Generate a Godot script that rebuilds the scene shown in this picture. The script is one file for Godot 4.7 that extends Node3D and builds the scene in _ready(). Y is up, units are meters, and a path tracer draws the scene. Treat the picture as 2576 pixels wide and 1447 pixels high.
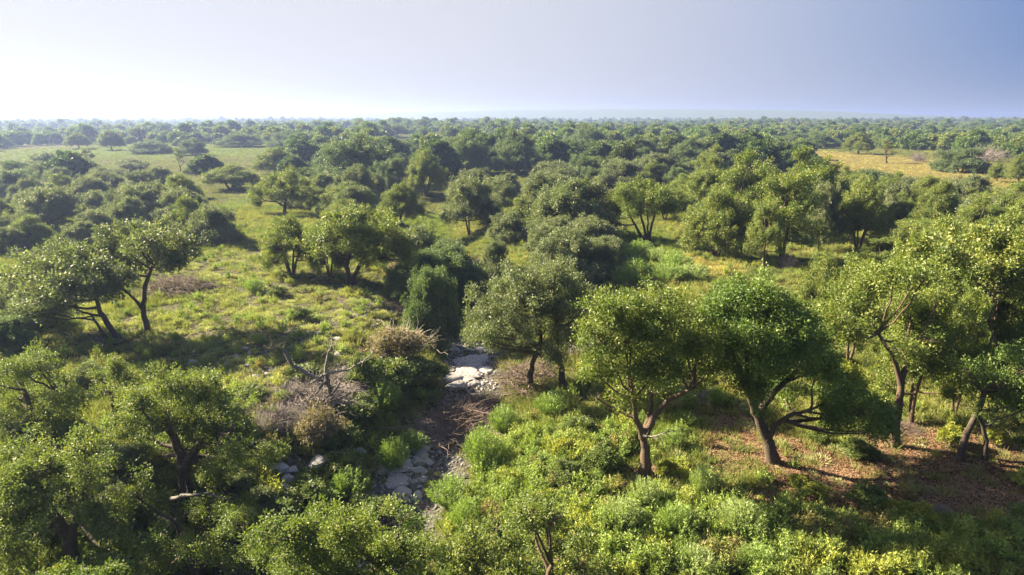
extends Node3D
# A wooded ranch valley seen from a drone: oaks, a dry rocky creek, brush and hazy hills.
# Pixel notes below are in a 2576 x 1447 copy of the photograph; ground_at() turns them into places on the terrain.

const EYE := 15.0
const FOCAL := 1717.0
const PITCH := 14.0
const CX := 1288.0
const CY := 723.5

var rng := RandomNumberGenerator.new()
var hills_noise := FastNoiseLite.new()
var lump_noise := FastNoiseLite.new()
var patch_noise := FastNoiseLite.new()
var creek := PackedVector2Array()
var used := {}
var M := {}
var kits := {}
var taken := PackedVector3Array()   # x, z, crown radius of every tree so far
var zones := {}

# ------------------------------------------------------------------ places
func ray(px: float, py: float) -> Vector3:
	var p := deg_to_rad(PITCH)
	var v := py - CY
	return Vector3(px - CX, -(FOCAL * sin(p) + v * cos(p)), -(FOCAL * cos(p) - v * sin(p)))

func flat_at(px: float, py: float) -> Vector2:
	var r := ray(px, py)
	var t := EYE / -r.y
	return Vector2(r.x * t, r.z * t)

func ground_at(px: float, py: float) -> Vector3:
	var r := ray(px, py)
	var y := 0.0
	var q := Vector3.ZERO
	for i in 8:
		var t := (EYE - y) / -r.y
		q = Vector3(r.x * t, 0, r.z * t)
		y = lerpf(y, height(q.x, q.z), 0.8)
	q.y = height(q.x, q.z)
	return q

func at_depth(px: float, py: float, z: float) -> Vector3:   # where the sight line passes the upright plane of a thing standing at z
	var r := ray(px, py)
	var t := z / r.z
	return Vector3(r.x * t, EYE + r.y * t, z)

func to_pixel(p: Vector3) -> Vector2:
	var a := deg_to_rad(PITCH)
	var d := p - Vector3(0, EYE, 0)
	var f := -d.z * cos(a) - d.y * sin(a)
	var u := d.y * cos(a) - d.z * sin(a)
	if f < 0.5:
		return Vector2(-9999, -9999)
	return Vector2(CX + FOCAL * d.x / f, CY - FOCAL * u / f)

func creek_distance(x: float, z: float) -> float:
	if z < -190.0 or z > 20.0 or x < -60.0 or x > 50.0:
		return 99.0
	var q := Vector2(x, z)
	var best := 99.0
	for i in creek.size() - 1:
		best = minf(best, q.distance_to(Geometry2D.get_closest_point_to_segment(q, creek[i], creek[i + 1])))
	return best

func creek_x(z: float) -> float:
	for i in creek.size() - 1:
		if z <= creek[i].y and z >= creek[i + 1].y:
			return lerpf(creek[i].x, creek[i + 1].x, (z - creek[i].y) / (creek[i + 1].y - creek[i].y))
	return creek[0].x if z > creek[0].y else creek[-1].x

func height(x: float, z: float) -> float:
	var far := smoothstep(140.0, 700.0, Vector2(x, z).length())
	var y := 0.28 * lump_noise.get_noise_2d(x, z) + far * 8.0 * hills_noise.get_noise_2d(x, z)
	var d := creek_distance(x, z)
	if d < 60.0:   # the plateau left of the creek stands above the valley side to the right
		var left := smoothstep(1.0, -1.0, x - creek_x(z))
		y += 1.3 * left * smoothstep(2.0, 9.0, d) * smoothstep(58.0, 26.0, d) * smoothstep(-12.0, -26.0, z) * smoothstep(-120.0, -60.0, z)
	if d < 14.0:
		y -= 1.9 * exp(-pow(d / 4.0, 2.0)) * smoothstep(-170.0, -110.0, z)
	return y

func zone(called: String, x: float, z: float) -> float:   # 1 inside one of the patches of that name, with ragged edges
	var best := 0.0
	for e in zones[called]:
		var d := Vector2((x - e[0]) / e[2], (z - e[1]) / e[3]).length()
		d += 0.38 * patch_noise.get_noise_2d(x * 3.0, z * 3.0) + 0.2 * lump_noise.get_noise_2d(x * 5.0, z * 5.0)
		best = maxf(best, 1.0 - smoothstep(0.75, 1.1, d))
	return best

func zone_from_pixels(list: Array) -> Array:   # [px, py, half width px, half height px] on flat ground
	var all := []
	for e in list:
		var c := flat_at(e[0], e[1])
		var r := flat_at(e[0] + e[2], e[1])
		var n := flat_at(e[0], e[1] + e[3])
		var f := flat_at(e[0], e[1] - e[3])
		all.append([c.x, (n.y + f.y) / 2.0, absf(r.x - c.x), absf(n.y - f.y) / 2.0])
	return all

# ------------------------------------------------------------------ nodes
func numbered(called: String) -> String:
	var n: int = used.get(called, 0)
	used[called] = n + 1
	return called if n == 0 else "%s_%03d" % [called, n]

func thing(called: String, label: String, category: String, group := "") -> Node3D:
	var o := Node3D.new()
	o.name = numbered(called)
	add_child(o)
	note(o, label, category, group)
	return o

func note(o: Node3D, label: String, category: String, group := "") -> void:
	o.set_meta("label", label)
	o.set_meta("category", category)
	if group != "":
		o.set_meta("group", group)

func part(called: String, mesh: Mesh, parent: Node3D) -> MeshInstance3D:
	var o := MeshInstance3D.new()
	o.name = called
	o.mesh = mesh
	parent.add_child(o, true)
	return o

func copy_of(source: Node3D, label: String, category: String, group := "") -> Node3D:
	var o := source.duplicate()
	o.name = numbered(str(source.get_meta("called")))
	add_child(o)
	note(o, label, category, group)
	return o

func material(called: String, color: Color, rough: float, settings := {}) -> StandardMaterial3D:
	var m := StandardMaterial3D.new()
	m.resource_name = called
	m.albedo_color = color.linear_to_srgb()
	m.roughness = rough
	for k in settings:
		m.set(k, settings[k])
	M[called] = m
	return m

func noise_texture(size: int, freq: float, seed_: int, low: Color, high: Color, octaves := 5) -> NoiseTexture2D:
	var n := FastNoiseLite.new()
	n.noise_type = FastNoiseLite.TYPE_SIMPLEX_SMOOTH
	n.frequency = freq
	n.fractal_octaves = octaves
	n.seed = seed_
	var g := Gradient.new()
	g.set_color(0, low)
	g.set_color(1, high)
	var t := NoiseTexture2D.new()
	t.width = size
	t.height = size
	t.seamless = true
	t.noise = n
	t.color_ramp = g
	return t

# ------------------------------------------------------------------ shapes
func unit() -> Vector3:
	var y := rng.randf_range(-1, 1)
	var a := rng.randf() * TAU
	var r := sqrt(1.0 - y * y)
	return Vector3(cos(a) * r, y, sin(a) * r)

func ball() -> Vector3:
	return unit() * pow(rng.randf(), 0.45)

class Tubes:
	var v := PackedVector3Array()
	var n := PackedVector3Array()
	var c := PackedColorArray()
	var i := PackedInt32Array()

func tube(t: Tubes, pts: Array, radii: Array, sides: int, rough := 0.0, tint := Color(1, 1, 1)) -> void:
	var first := t.v.size()
	var up := Vector3(0.31, 0.2, 0.93)
	var count := pts.size()
	for k in count:
		var a: Vector3 = pts[maxi(k - 1, 0)]
		var b: Vector3 = pts[mini(k + 1, count - 1)]
		var d := (b - a).normalized()
		var x := up.cross(d).normalized()
		var y := d.cross(x)
		for s in sides:
			var ang := TAU * s / sides
			var o := x * cos(ang) + y * sin(ang)
			var r: float = radii[k]
			if rough > 0.0:
				r *= 1.0 + rng.randf_range(-rough, rough)
			t.v.append(pts[k] + o * r)
			t.n.append(o)
			t.c.append(tint)
	for k in count - 1:
		for s in sides:
			var a := first + k * sides + s
			var b := first + k * sides + (s + 1) % sides
			t.i.append_array([a, a + sides, b, b, a + sides, b + sides])

func tube_mesh(t: Tubes, m: Material) -> ArrayMesh:
	var arrays := []
	arrays.resize(Mesh.ARRAY_MAX)
	arrays[Mesh.ARRAY_VERTEX] = t.v
	arrays[Mesh.ARRAY_NORMAL] = t.n
	arrays[Mesh.ARRAY_COLOR] = t.c
	arrays[Mesh.ARRAY_INDEX] = t.i
	var mesh := ArrayMesh.new()
	mesh.add_surface_from_arrays(Mesh.PRIMITIVE_TRIANGLES, arrays)
	mesh.surface_set_material(0, m)
	return mesh

func leaf_mesh(v: PackedVector3Array, c: PackedColorArray, m: Material) -> ArrayMesh:
	var arrays := []
	arrays.resize(Mesh.ARRAY_MAX)
	arrays[Mesh.ARRAY_VERTEX] = v
	arrays[Mesh.ARRAY_COLOR] = c
	var mesh := ArrayMesh.new()
	mesh.add_surface_from_arrays(Mesh.PRIMITIVE_TRIANGLES, arrays)
	mesh.surface_set_material(0, m)
	return mesh

func curve(a: Vector3, b: Vector3, c: Vector3, n: int, shake: float) -> Array:
	var pts := []
	for k in n + 1:
		var t := float(k) / n
		var p := a.lerp(b, t).lerp(b.lerp(c, t), t)
		if k > 0 and k < n:
			p += unit() * shake
		pts.append(p)
	return pts

func taper(r0: float, r1: float, n: int) -> Array:
	var all := []
	for k in n + 1:
		all.append(lerpf(r0, r1, pow(float(k) / n, 0.8)))
	return all

# A kit of leafy sprays: small groups of single leaves, in several tones.
func spray_kit(called: String, leaf: float, wide: float, count: int, radius: float, diamond: bool, tones: Array) -> void:
	var kit := []
	for tone in tones:
		for k in 4:
			var v := PackedVector3Array()
			var c := PackedColorArray()
			for j in count:
				var p := ball() * radius
				var d := (p.normalized() * 0.9 + unit() * 0.8 + Vector3(0, 0.25, 0)).normalized()
				var s := d.cross(unit()).normalized()
				var l := leaf * rng.randf_range(0.7, 1.25)
				var w := wide * rng.randf_range(0.75, 1.2)
				var tint: Color = tone * rng.randf_range(0.72, 1.28)
				if rng.randf() < 0.04:
					tint = Color(tone.r * 1.6, tone.g * 1.25, tone.b * 0.9)
				if diamond:
					var f := d.cross(s) * w * 0.25
					var a := p + d * l * 0.45 + s * w * 0.5 + f
					var b := p + d * l * 0.45 - s * w * 0.5 + f
					v.append_array([p, a, p + d * l, p, p + d * l, b])
					c.append_array([tint, tint, tint, tint, tint, tint])
				else:
					v.append_array([p - s * w * 0.5, p + s * w * 0.5, p + d * l])
					c.append_array([tint, tint, tint])
			kit.append([v, c])
	kits[called] = kit

# Foliage of a crown: every lobe carries clumps on its shell, every clump a handful of sprays.
func foliage(lobes: Array, kit: Array, clumps_per_area: float, sprays: int, clump_r: float, low := -0.55, squash := 0.78) -> Array:
	var v := PackedVector3Array()
	var c := PackedColorArray()
	var tones := kit.size() / 4
	for lobe in lobes:
		var centre: Vector3 = lobe[0]
		var r: float = lobe[1]
		var many := int(ceil(TAU * 2.0 * r * r * clumps_per_area * 1.75))
		var odd := Vector3(rng.randf(), rng.randf(), rng.randf()) * 40.0
		var shape := Vector3(rng.randf_range(0.85, 1.2), squash * rng.randf_range(0.85, 1.2), rng.randf_range(0.85, 1.2))
		for k in many:
			var d := unit()
			if d.y < low and rng.randf() < 0.75:
				continue
			var reach := rng.randf_range(0.45, 1.05) if rng.randf() > 0.1 else rng.randf_range(1.05, 1.3)
			reach *= 1.0 + 0.55 * lump_noise.get_noise_3dv(d * 24.0 + odd)
			var at := centre + d * shape * r * reach
			if lump_noise.get_noise_3dv(at * 13.0 + odd * 0.1) < -0.1:
				continue   # gaps between the leaf masses
			var tone := rng.randi() % tones
			var cr := clump_r * rng.randf_range(0.7, 1.4)
			for j in sprays + rng.randi_range(-2, 2):
				var b := Basis(unit(), rng.randf() * TAU).scaled(Vector3.ONE * rng.randf_range(0.75, 1.3))
				var o := ball() * cr
				var pick: Array = kit[tone * 4 + rng.randi() % 4] if rng.randf() < 0.8 else kit[rng.randi() % kit.size()]
				v.append_array(Transform3D(b, at + o) * pick[0])
				c.append_array(pick[1])
	return [v, c]

# An oak from its stems (polylines with a radius at the foot) and the lobes of its crown. Built under o, whose origin is the foot.
func build_oak(o: Node3D, stems: Array, lobes: Array, leaves: Material, bark: Material, kit: String, density: float, sprays: int, clump_r: float, twigs := 5, sides := 8) -> void:
	var nodes := []   # points on the stems where limbs can start
	for s in stems:
		var t := Tubes.new()
		var pts: Array = s[0]
		var fine := []
		for k in pts.size() - 1:
			for j in 4:
				var p: Vector3 = pts[k].lerp(pts[k + 1], j / 4.0)
				if k > 0 or j > 0:
					p += unit() * float(s[1]) * 0.22
				fine.append(p)
		fine.append(pts[-1])
		var radii := []
		for k in fine.size():
			var f := float(k) / (fine.size() - 1)
			radii.append(float(s[1]) * (lerpf(1.0, 0.5, f) + 0.5 * exp(-f * 14.0)))
		tube(t, fine, radii, sides, 0.07)
		part("trunk", tube_mesh(t, bark), o)
		for k in range(fine.size() / 2, fine.size()):
			nodes.append([fine[k], radii[k]])
	var groups := {}
	for lobe in lobes:
		var best := 0
		var cost := 1e9
		for k in nodes.size():
			var p: Vector3 = nodes[k][0]
			var d: Vector3 = lobe[0] - p
			var q := d.length() + maxf(0.0, -d.y) * 2.0 + rng.randf() * 0.6
			if q < cost:
				cost = q
				best = k
		if not groups.has(best):
			groups[best] = []
		groups[best].append(lobe)
	for key in groups:
		var t := Tubes.new()
		var a: Vector3 = nodes[key][0]
		for lobe in groups[key]:
			var c: Vector3 = lobe[0]
			var r: float = lobe[1]
			var r0 := minf(float(nodes[key][1]) * 0.75, 0.035 + 0.022 * a.distance_to(c) + 0.02 * r)
			var mid := a.lerp(c, 0.5) + Vector3(0, -0.12 * a.distance_to(c), 0) + unit() * 0.15 * r
			tube(t, curve(a, mid, c, 6, 0.06 * r), taper(r0, 0.03, 6), maxi(5, sides - 2), 0.06)
			for k in twigs:
				var d := unit()
				d.y = absf(d.y) * 0.9 - 0.15
				var e := c + d * Vector3(r, r * 0.75, r) * rng.randf_range(0.8, 1.1)
				var s := a.lerp(c, rng.randf_range(0.6, 1.0)) + unit() * 0.05
				tube(t, curve(c.lerp(s, 0.3), c.lerp(e, 0.5) + unit() * 0.2 * r, e, 4, 0.07 * r), taper(0.026, 0.007, 4), 4)
		part("limb", tube_mesh(t, bark), o)
	var f := foliage(lobes, kits[kit], density, sprays, clump_r)
	part("crown", leaf_mesh(f[0], f[1], leaves), o)

# Lobes of a rounded, uneven crown of width w between heights low and high.
func dome(w: float, low: float, high: float, count: int, flat: float) -> Array:
	var all := []
	for k in count:
		var u := (k + 0.5) / count
		var rad := w * 0.5 * sqrt(u) * 0.74
		var a := k * 2.39996 + rng.randf_range(-0.4, 0.4)
		var top := high - (high - low) * flat * pow(sqrt(u), 2.2)
		var r := w * rng.randf_range(0.09, 0.19)
		all.append([Vector3(cos(a) * rad, maxf(low + r * 0.5, top - r * 0.7 - rng.randf_range(-0.12, 0.3) * (high - low)), sin(a) * rad), r])
	return all

# ------------------------------------------------------------------ oaks
var protos := {}

func variant(key: String, seed_: int, h: float, w: float, low: float, count: int, flat: float, stems: int, lean: float, leaves: String, kit: String, density: float, sprays: int, clump_r: float, twigs := 4) -> void:
	rng.seed = seed_
	var o := Node3D.new()
	o.name = "oak_tree"
	o.set_meta("called", "oak_tree")
	var lobes := dome(w, low, h, count, flat)
	var all := []
	for k in stems:
		var a := TAU * k / stems + rng.randf() * 1.2
		var out := Vector3(cos(a), 0, sin(a))
		var foot := out * 0.12 * w * 0.1 * (0.0 if stems == 1 else 1.0) * rng.randf_range(0.5, 2.5) + Vector3(0, -0.15, 0)
		var knee := foot + out * lean * h * 0.2 + Vector3(0, h * 0.26, 0)
		var top := knee + out * lean * h * 0.35 + Vector3(0, h * 0.25, 0) + unit() * 0.2
		all.append([[foot, knee, top], (0.032 if stems == 1 else 0.022) * h * rng.randf_range(0.85, 1.2)])
	if stems == 1:   # the stem forks into two
		var top: Vector3 = all[0][0][1]
		var a := rng.randf() * TAU
		var out := Vector3(cos(a), 0, sin(a))
		all.append([[top - Vector3(0, 0.1, 0), top + out * h * 0.12 + Vector3(0, h * 0.12, 0), top + out * h * 0.26 + Vector3(0, h * 0.2, 0)], 0.02 * h])
	build_oak(o, all, lobes, M[leaves], M["bark"], kit, density, sprays, clump_r, twigs)
	protos[key] = [o, w, h]

# [foot px, foot py, crown left px, crown right px, top py, variant, label]
func plant_oak(row: Array, group := "") -> Node3D:
	var p := ground_at(row[0], row[1])
	var depth := to_depth(p)
	var pr: Array = protos[row[5]]
	var w: float = (row[3] - row[2]) / FOCAL * depth
	var h: float = maxf(1.5, at_depth(row[0], row[4], p.z).y - p.y)
	var o := copy_of(pr[0], row[6], "tree", group)
	set_tree(o, p, w / pr[1], h / pr[2])
	taken.append(Vector3(p.x, p.z, w * 0.5))
	return o

func set_tree(o: Node3D, p: Vector3, sx: float, sy: float) -> void:
	o.transform = Transform3D(Basis(Vector3.UP, rng.randf() * TAU) * Basis.from_scale(Vector3(sx, sy, sx * rng.randf_range(0.88, 1.12))), p)

func to_depth(p: Vector3) -> float:
	var a := deg_to_rad(PITCH)
	return -p.z * cos(a) - (p.y - EYE) * sin(a)

# An oak with stems and lobes read off the photograph: stems [[px, py, metres towards the camera]...] with a foot radius, lobes [px, py, radius px].
func hero_oak(label: String, foot: Array, stems: Array, lobes: Array, leaves: String, bark: String, kit: String, density: float, sprays: int, clump_r: float, deep := 0.34, seed_ := 1, extra := 0.55) -> Node3D:
	rng.seed = seed_ * 7919
	var p := ground_at(foot[0], foot[1])
	var k := to_depth(p) / FOCAL
	var o := thing("oak_tree", label, "tree")
	o.position = p
	var lo := 1e9
	var hi := -1e9
	for l in lobes:
		lo = minf(lo, l[0] - l[2])
		hi = maxf(hi, l[0] + l[2])
	var half := (hi - lo) * 0.5 * k
	var mid := (hi + lo) * 0.5
	var all := []
	for l in lobes:
		var off: float = clampf(absf(l[0] - mid) / ((hi - lo) * 0.5), 0.0, 1.0)
		var room := half * 2.0 * deep * sqrt(1.0 - off * off * 0.85)
		var dz := rng.randf_range(-room, room)
		all.append([at_depth(l[0], l[1], p.z + dz) - p, l[2] * k])
		if rng.randf() < extra:
			var dz2 := -signf(dz) * rng.randf_range(0.4, 1.0) * room
			all.append([at_depth(l[0] + rng.randf_range(-0.3, 0.3) * l[2], l[1] + l[2] * rng.randf_range(0.1, 0.6), p.z + dz2) - p, l[2] * k * rng.randf_range(0.7, 0.95)])
	var trunks := []
	for s in stems:
		var pts := []
		for q in s[0]:
			pts.append(at_depth(q[0], q[1], p.z + (q[2] if q.size() > 2 else 0.0)) - p)
		if s[0][0][1] > foot[1] - 14:
			pts[0].y = minf(pts[0].y, 0.0) - 0.15
		trunks.append([pts, s[1]])
	build_oak(o, trunks, all, M[leaves], M[bark], kit, density, sprays, clump_r, 6, 10)
	taken.append(Vector3(p.x, p.z, half))
	return o

# ------------------------------------------------------------------ shrubs, brush and stones
func shrub_proto(key: String, called: String, seed_: int, mat: String, kit: String, lobes: Array, density: float, sprays: int, clump_r: float) -> void:
	rng.seed = seed_
	var o := Node3D.new()
	o.name = called
	o.set_meta("called", called)
	var t := Tubes.new()
	for l in lobes:
		for k in 3:
			var c: Vector3 = l[0]
			tube(t, curve(Vector3(rng.randf_range(-0.08, 0.08), -0.05, rng.randf_range(-0.08, 0.08)), c * 0.45 + unit() * 0.05, c + unit() * 0.5 * float(l[1]), 4, 0.02), taper(0.018, 0.005, 4), 4)
	part("stem", tube_mesh(t, M["twig"]), o)
	var f := foliage(lobes, kits[kit], density, sprays, clump_r, -0.6, 0.9)
	part("foliage", leaf_mesh(f[0], f[1], M[mat]), o)
	protos[key] = [o, 1.0, 1.0]

# A soft, upright plant of fine feathery shoots, one metre across.
func feather_proto(key: String, seed_: int, mat: String, shoots: int, tone: Color) -> void:
	rng.seed = seed_
	var o := Node3D.new()
	o.name = "feathery_bush"
	o.set_meta("called", "feathery_bush")
	var v := PackedVector3Array()
	var c := PackedColorArray()
	var t := Tubes.new()
	for s in shoots:
		var a := rng.randf() * TAU
		var e := sqrt(rng.randf())
		var tip := Vector3(cos(a) * 0.5 * e, lerpf(1.0, 0.5, e * e) * rng.randf_range(0.8, 1.08), sin(a) * 0.5 * e)
		var foot := Vector3(cos(a) * 0.1 * e, -0.03, sin(a) * 0.1 * e)
		var bend := foot.lerp(tip, 0.5) + Vector3(cos(a), 0.1, sin(a)) * 0.07 * e
		var pts := curve(foot, bend, tip, 6, 0.012)
		if s % 3 == 0:
			tube(t, pts, taper(0.007, 0.002, 6), 3)
		var tint := tone * rng.randf_range(0.75, 1.2)
		for k in 26:
			var f := pow(rng.randf(), 0.6) * 5.99
			var p: Vector3 = pts[int(f)].lerp(pts[int(f) + 1], fmod(f, 1.0)) + unit() * 0.012
			var d := (unit() + Vector3(cos(a) * e, 1.2, sin(a) * e)).normalized()
			var w := d.cross(unit()).normalized() * 0.009
			var q := tint * rng.randf_range(0.8, 1.2)
			v.append_array([p - w, p + w, p + d * rng.randf_range(0.05, 0.1)])
			c.append_array([q, q, q])
	part("stem", tube_mesh(t, M["green_stem"]), o)
	part("foliage", leaf_mesh(v, c, M[mat]), o)
	protos[key] = [o, 1.0, 1.0]

# Tangled bare twigs, two metres across and one high: a heap when flat, a dead shrub when they fan upwards.
func brush_proto(key: String, called: String, seed_: int, mat: String, many: int, upright: float, thick: float) -> void:
	rng.seed = seed_
	var o := Node3D.new()
	o.name = called
	o.set_meta("called", called)
	for b in 5:   # the thicker boughs
		var t := Tubes.new()
		var a := TAU * b / 5.0 + rng.randf()
		var d := Vector3(cos(a), 0, sin(a))
		var s := d * rng.randf_range(-0.7, 0.0) * (1.0 - upright) + Vector3(0, -0.03, 0)
		var e := d * rng.randf_range(0.5, 0.95) + Vector3(0, lerpf(0.25, 0.9, upright) * rng.randf_range(0.6, 1.1), 0)
		tube(t, curve(s, s.lerp(e, 0.5) + unit() * 0.2, e, 7, 0.04), taper(thick * 2.2, thick * 0.5, 7), 6, 0.1)
		part("bough", tube_mesh(t, M[mat]), o)
	var t := Tubes.new()
	for k in many:
		var a := rng.randf() * TAU
		var e := sqrt(rng.randf())
		var rim := Vector3(cos(a) * e, 0, sin(a) * e)
		var s: Vector3
		var q: Vector3
		if rng.randf() < upright:
			s = rim * 0.35 + Vector3(0, rng.randf() * 0.25, 0)
			q = rim * rng.randf_range(0.8, 1.1) + Vector3(0, (1.0 - 0.55 * e * e) * rng.randf_range(0.6, 1.15), 0)
		else:
			s = rim + Vector3(0, rng.randf() * (0.75 - 0.6 * e), 0)
			var g := rng.randf() * TAU
			q = s + Vector3(cos(g), rng.randf_range(-0.25, 0.35), sin(g)) * rng.randf_range(0.3, 0.8)
			q.y = maxf(q.y, 0.0)
		var tint := Color(1, 1, 1) * rng.randf_range(0.6, 1.35)
		var pts := curve(s, s.lerp(q, 0.5) + unit() * lerpf(0.14, 0.34, upright), q, 5, 0.05)
		tube(t, pts, taper(thick * rng.randf_range(0.25, 0.7), 0.002, 5), 3, 0.0, tint)
		for j in 2:
			var b: Vector3 = pts[rng.randi_range(1, 3)]
			var z := b + ((q - s).normalized() + unit() * 0.8) * rng.randf_range(0.12, 0.3)
			z.y = maxf(z.y, 0.0)
			tube(t, [b, b.lerp(z, 0.5) + unit() * 0.03, z], [thick * 0.22, thick * 0.15, 0.0015], 3, 0.0, tint)
	var w := part("twigs", tube_mesh(t, M[mat]), o)
	w.set_meta("kind", "stuff")
	protos[key] = [o, 2.0, 1.0]

# [px, py of the foot, width px, height px, proto, label, category]
func plant(row: Array, group := "") -> Node3D:
	var p := ground_at(row[0], row[1])
	var k := to_depth(p) / FOCAL
	var pr: Array = protos[row[4]]
	var o := copy_of(pr[0], row[5], row[6], group)
	var s: float = row[2] * k / pr[1]
	o.transform = Transform3D(Basis(Vector3.UP, rng.randf() * TAU) * Basis.from_scale(Vector3(s, row[3] * k / pr[2], s)), p - Vector3(0, 0.02, 0))
	return o

func stone_mesh(seed_: int, flat: float, m: Material, rough := 0.32) -> ArrayMesh:
	rng.seed = seed_
	var n := FastNoiseLite.new()
	n.seed = seed_
	n.frequency = 0.9
	var planes := []
	for k in 9:
		planes.append([unit(), rng.randf_range(0.45, 0.8)])
	planes.append([Vector3(0.06, 1, 0.05).normalized(), 0.55])
	var v := PackedVector3Array()
	var rings := 9
	var sides := 14
	var grid := []
	for i in rings + 1:
		for j in sides:
			var th := PI * i / rings
			var ph := TAU * j / sides
			var d := Vector3(sin(th) * cos(ph), cos(th), sin(th) * sin(ph))
			var r := 1.0 + rough * n.get_noise_3dv(d * 1.6)
			for pl in planes:
				var q: float = d.dot(pl[0])
				if q > 0.05:
					r = minf(r, pl[1] / q)
			var w := d * r
			w.y *= flat
			grid.append(w)
	for i in rings:
		for j in sides:
			var a: Vector3 = grid[i * sides + j]
			var b: Vector3 = grid[i * sides + (j + 1) % sides]
			var c: Vector3 = grid[(i + 1) * sides + j]
			var d: Vector3 = grid[(i + 1) * sides + (j + 1) % sides]
			if i > 0:
				v.append_array([a, b, c])
			if i < rings - 1:
				v.append_array([b, d, c])
	var c := PackedColorArray()
	c.resize(v.size())
	c.fill(Color(1, 1, 1))
	return leaf_mesh(v, c, m)

# ------------------------------------------------------------------ the ground
func steps(near: float, step: float, far: float, grow: float) -> Array:
	var all := [0.0]
	var s := step
	while all[-1] < far:
		if all[-1] > near:
			s *= grow
		all.append(all[-1] + s)
	return all

func ground_color(x: float, z: float) -> Color:
	var n := patch_noise.get_noise_2d(x, z) * 0.5 + 0.5
	var n2 := patch_noise.get_noise_2d(x * 4.0 + 91.0, z * 4.0) * 0.5 + 0.5
	var c := Color(0.13, 0.155, 0.045).lerp(Color(0.17, 0.18, 0.06), n)
	c = c.lerp(Color(0.1, 0.085, 0.055), smoothstep(0.5, 0.75, n2) * 0.7)
	c = c.lerp(Color(0.2, 0.185, 0.135), zone("slope", x, z) * 0.8)
	c = c.lerp(Color(0.16, 0.215, 0.045), zone("lush", x, z) * 0.75)
	c = c.lerp(Color(0.34, 0.28, 0.11), zone("golden", x, z) * 0.85)
	c = c.lerp(Color(0.15, 0.088, 0.058).lerp(Color(0.24, 0.14, 0.08), n2), zone("litter", x, z) * 0.92)
	var d := creek_distance(x, z) + 1.6 * patch_noise.get_noise_2d(x * 5.0, z * 5.0)
	c = c.lerp(Color(0.2, 0.19, 0.2), (1.0 - smoothstep(1.3, 2.6, d)) * 0.9 * smoothstep(-56.0, -46.0, z))
	c = c.lerp(Color(0.17, 0.155, 0.15), zone("rubble", x, z) * 0.7)
	return c

func build_ground() -> void:
	var xs := []
	var side := steps(45.0, 0.6, 4200.0, 1.12)
	for k in range(side.size() - 1, 0, -1):
		xs.append(-side[k])
	xs.append_array(side)
	var zs := []
	var back := steps(12.0, 2.0, 300.0, 1.3)
	for k in range(back.size() - 1, 0, -1):
		zs.append(back[k])
	for q in steps(110.0, 0.6, 4600.0, 1.1):
		zs.append(-q)
	var v := PackedVector3Array()
	var c := PackedColorArray()
	var t := PackedInt32Array()
	var nx := xs.size()
	for z in zs:
		for x in xs:
			v.append(Vector3(x, height(x, z), z))
			c.append(ground_color(x, z))
	for j in zs.size() - 1:
		for i in nx - 1:
			var a := j * nx + i
			t.append_array([a, a + nx, a + 1, a + 1, a + nx, a + nx + 1])
	var st := SurfaceTool.new()
	var arrays := []
	arrays.resize(Mesh.ARRAY_MAX)
	arrays[Mesh.ARRAY_VERTEX] = v
	arrays[Mesh.ARRAY_COLOR] = c
	arrays[Mesh.ARRAY_INDEX] = t
	st.create_from_arrays(arrays)
	st.generate_normals()
	var mesh := st.commit()
	mesh.surface_set_material(0, M["soil"])
	var o := part("ground", mesh, self)
	o.set_meta("kind", "structure")

func build_hills() -> void:   # the far ridge: heights read along the skyline, beyond the last woods
	var line := [[-900, -30], [300, -6], [600, 3], [800, 8], [1000, 12], [1150, 15], [1300, 18.5], [1500, 20], [1650, 19], [1800, 20], [1950, 18], [2100, 14], [2250, 8], [2400, 2], [2600, -6], [3400, -30]]
	var v := PackedVector3Array()
	var t := PackedInt32Array()
	var cols := 130
	var rows := 15
	for r in rows:
		for k in cols:
			var px := lerpf(-900.0, 3400.0, float(k) / (cols - 1))
			var y := -30.0
			for i in line.size() - 1:
				if px >= line[i][0] and px <= line[i + 1][0]:
					y = lerpf(line[i][1], line[i + 1][1], (px - line[i][0]) / (line[i + 1][0] - line[i][0]))
			var z := -2250.0 - r * 75.0
			var x := (px - CX) / FOCAL * 2700.0 * 0.97
			var rise := exp(-pow((z + 2700.0) / 300.0, 2.0))
			var top := 15.0 + y / FOCAL * 2700.0
			v.append(Vector3(x, (top + 12.0) * rise - 12.0 + 2.0 * hills_noise.get_noise_2d(x * 1.4, z * 2.0), z))
	for r in rows - 1:
		for k in cols - 1:
			var a := r * cols + k
			t.append_array([a, a + cols, a + 1, a + 1, a + cols, a + cols + 1])
	var st := SurfaceTool.new()
	var arrays := []
	arrays.resize(Mesh.ARRAY_MAX)
	arrays[Mesh.ARRAY_VERTEX] = v
	arrays[Mesh.ARRAY_INDEX] = t
	st.create_from_arrays(arrays)
	st.generate_normals()
	var mesh := st.commit()
	mesh.surface_set_material(0, M["hill"])
	part("hills", mesh, self).set_meta("kind", "structure")

func scatter(called: String, mesh: Mesh, places: Array, colors: PackedColorArray, label: String, category: String) -> void:
	var mm := MultiMesh.new()
	mm.transform_format = MultiMesh.TRANSFORM_3D
	mm.use_colors = true
	mm.mesh = mesh
	mm.instance_count = places.size()
	for k in places.size():
		mm.set_instance_transform(k, places[k])
		mm.set_instance_color(k, colors[k])
	var o := MultiMeshInstance3D.new()
	o.name = numbered(called)
	o.multimesh = mm
	add_child(o)
	note(o, label, category)
	o.set_meta("kind", "stuff")

func upright(x: float, z: float, s: Vector3) -> Transform3D:
	return Transform3D(Basis(Vector3.UP, rng.randf() * TAU) * Basis(Vector3.RIGHT, rng.randf_range(-0.12, 0.12)) * Basis.from_scale(s), Vector3(x, height(x, z) - 0.02, z))

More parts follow.
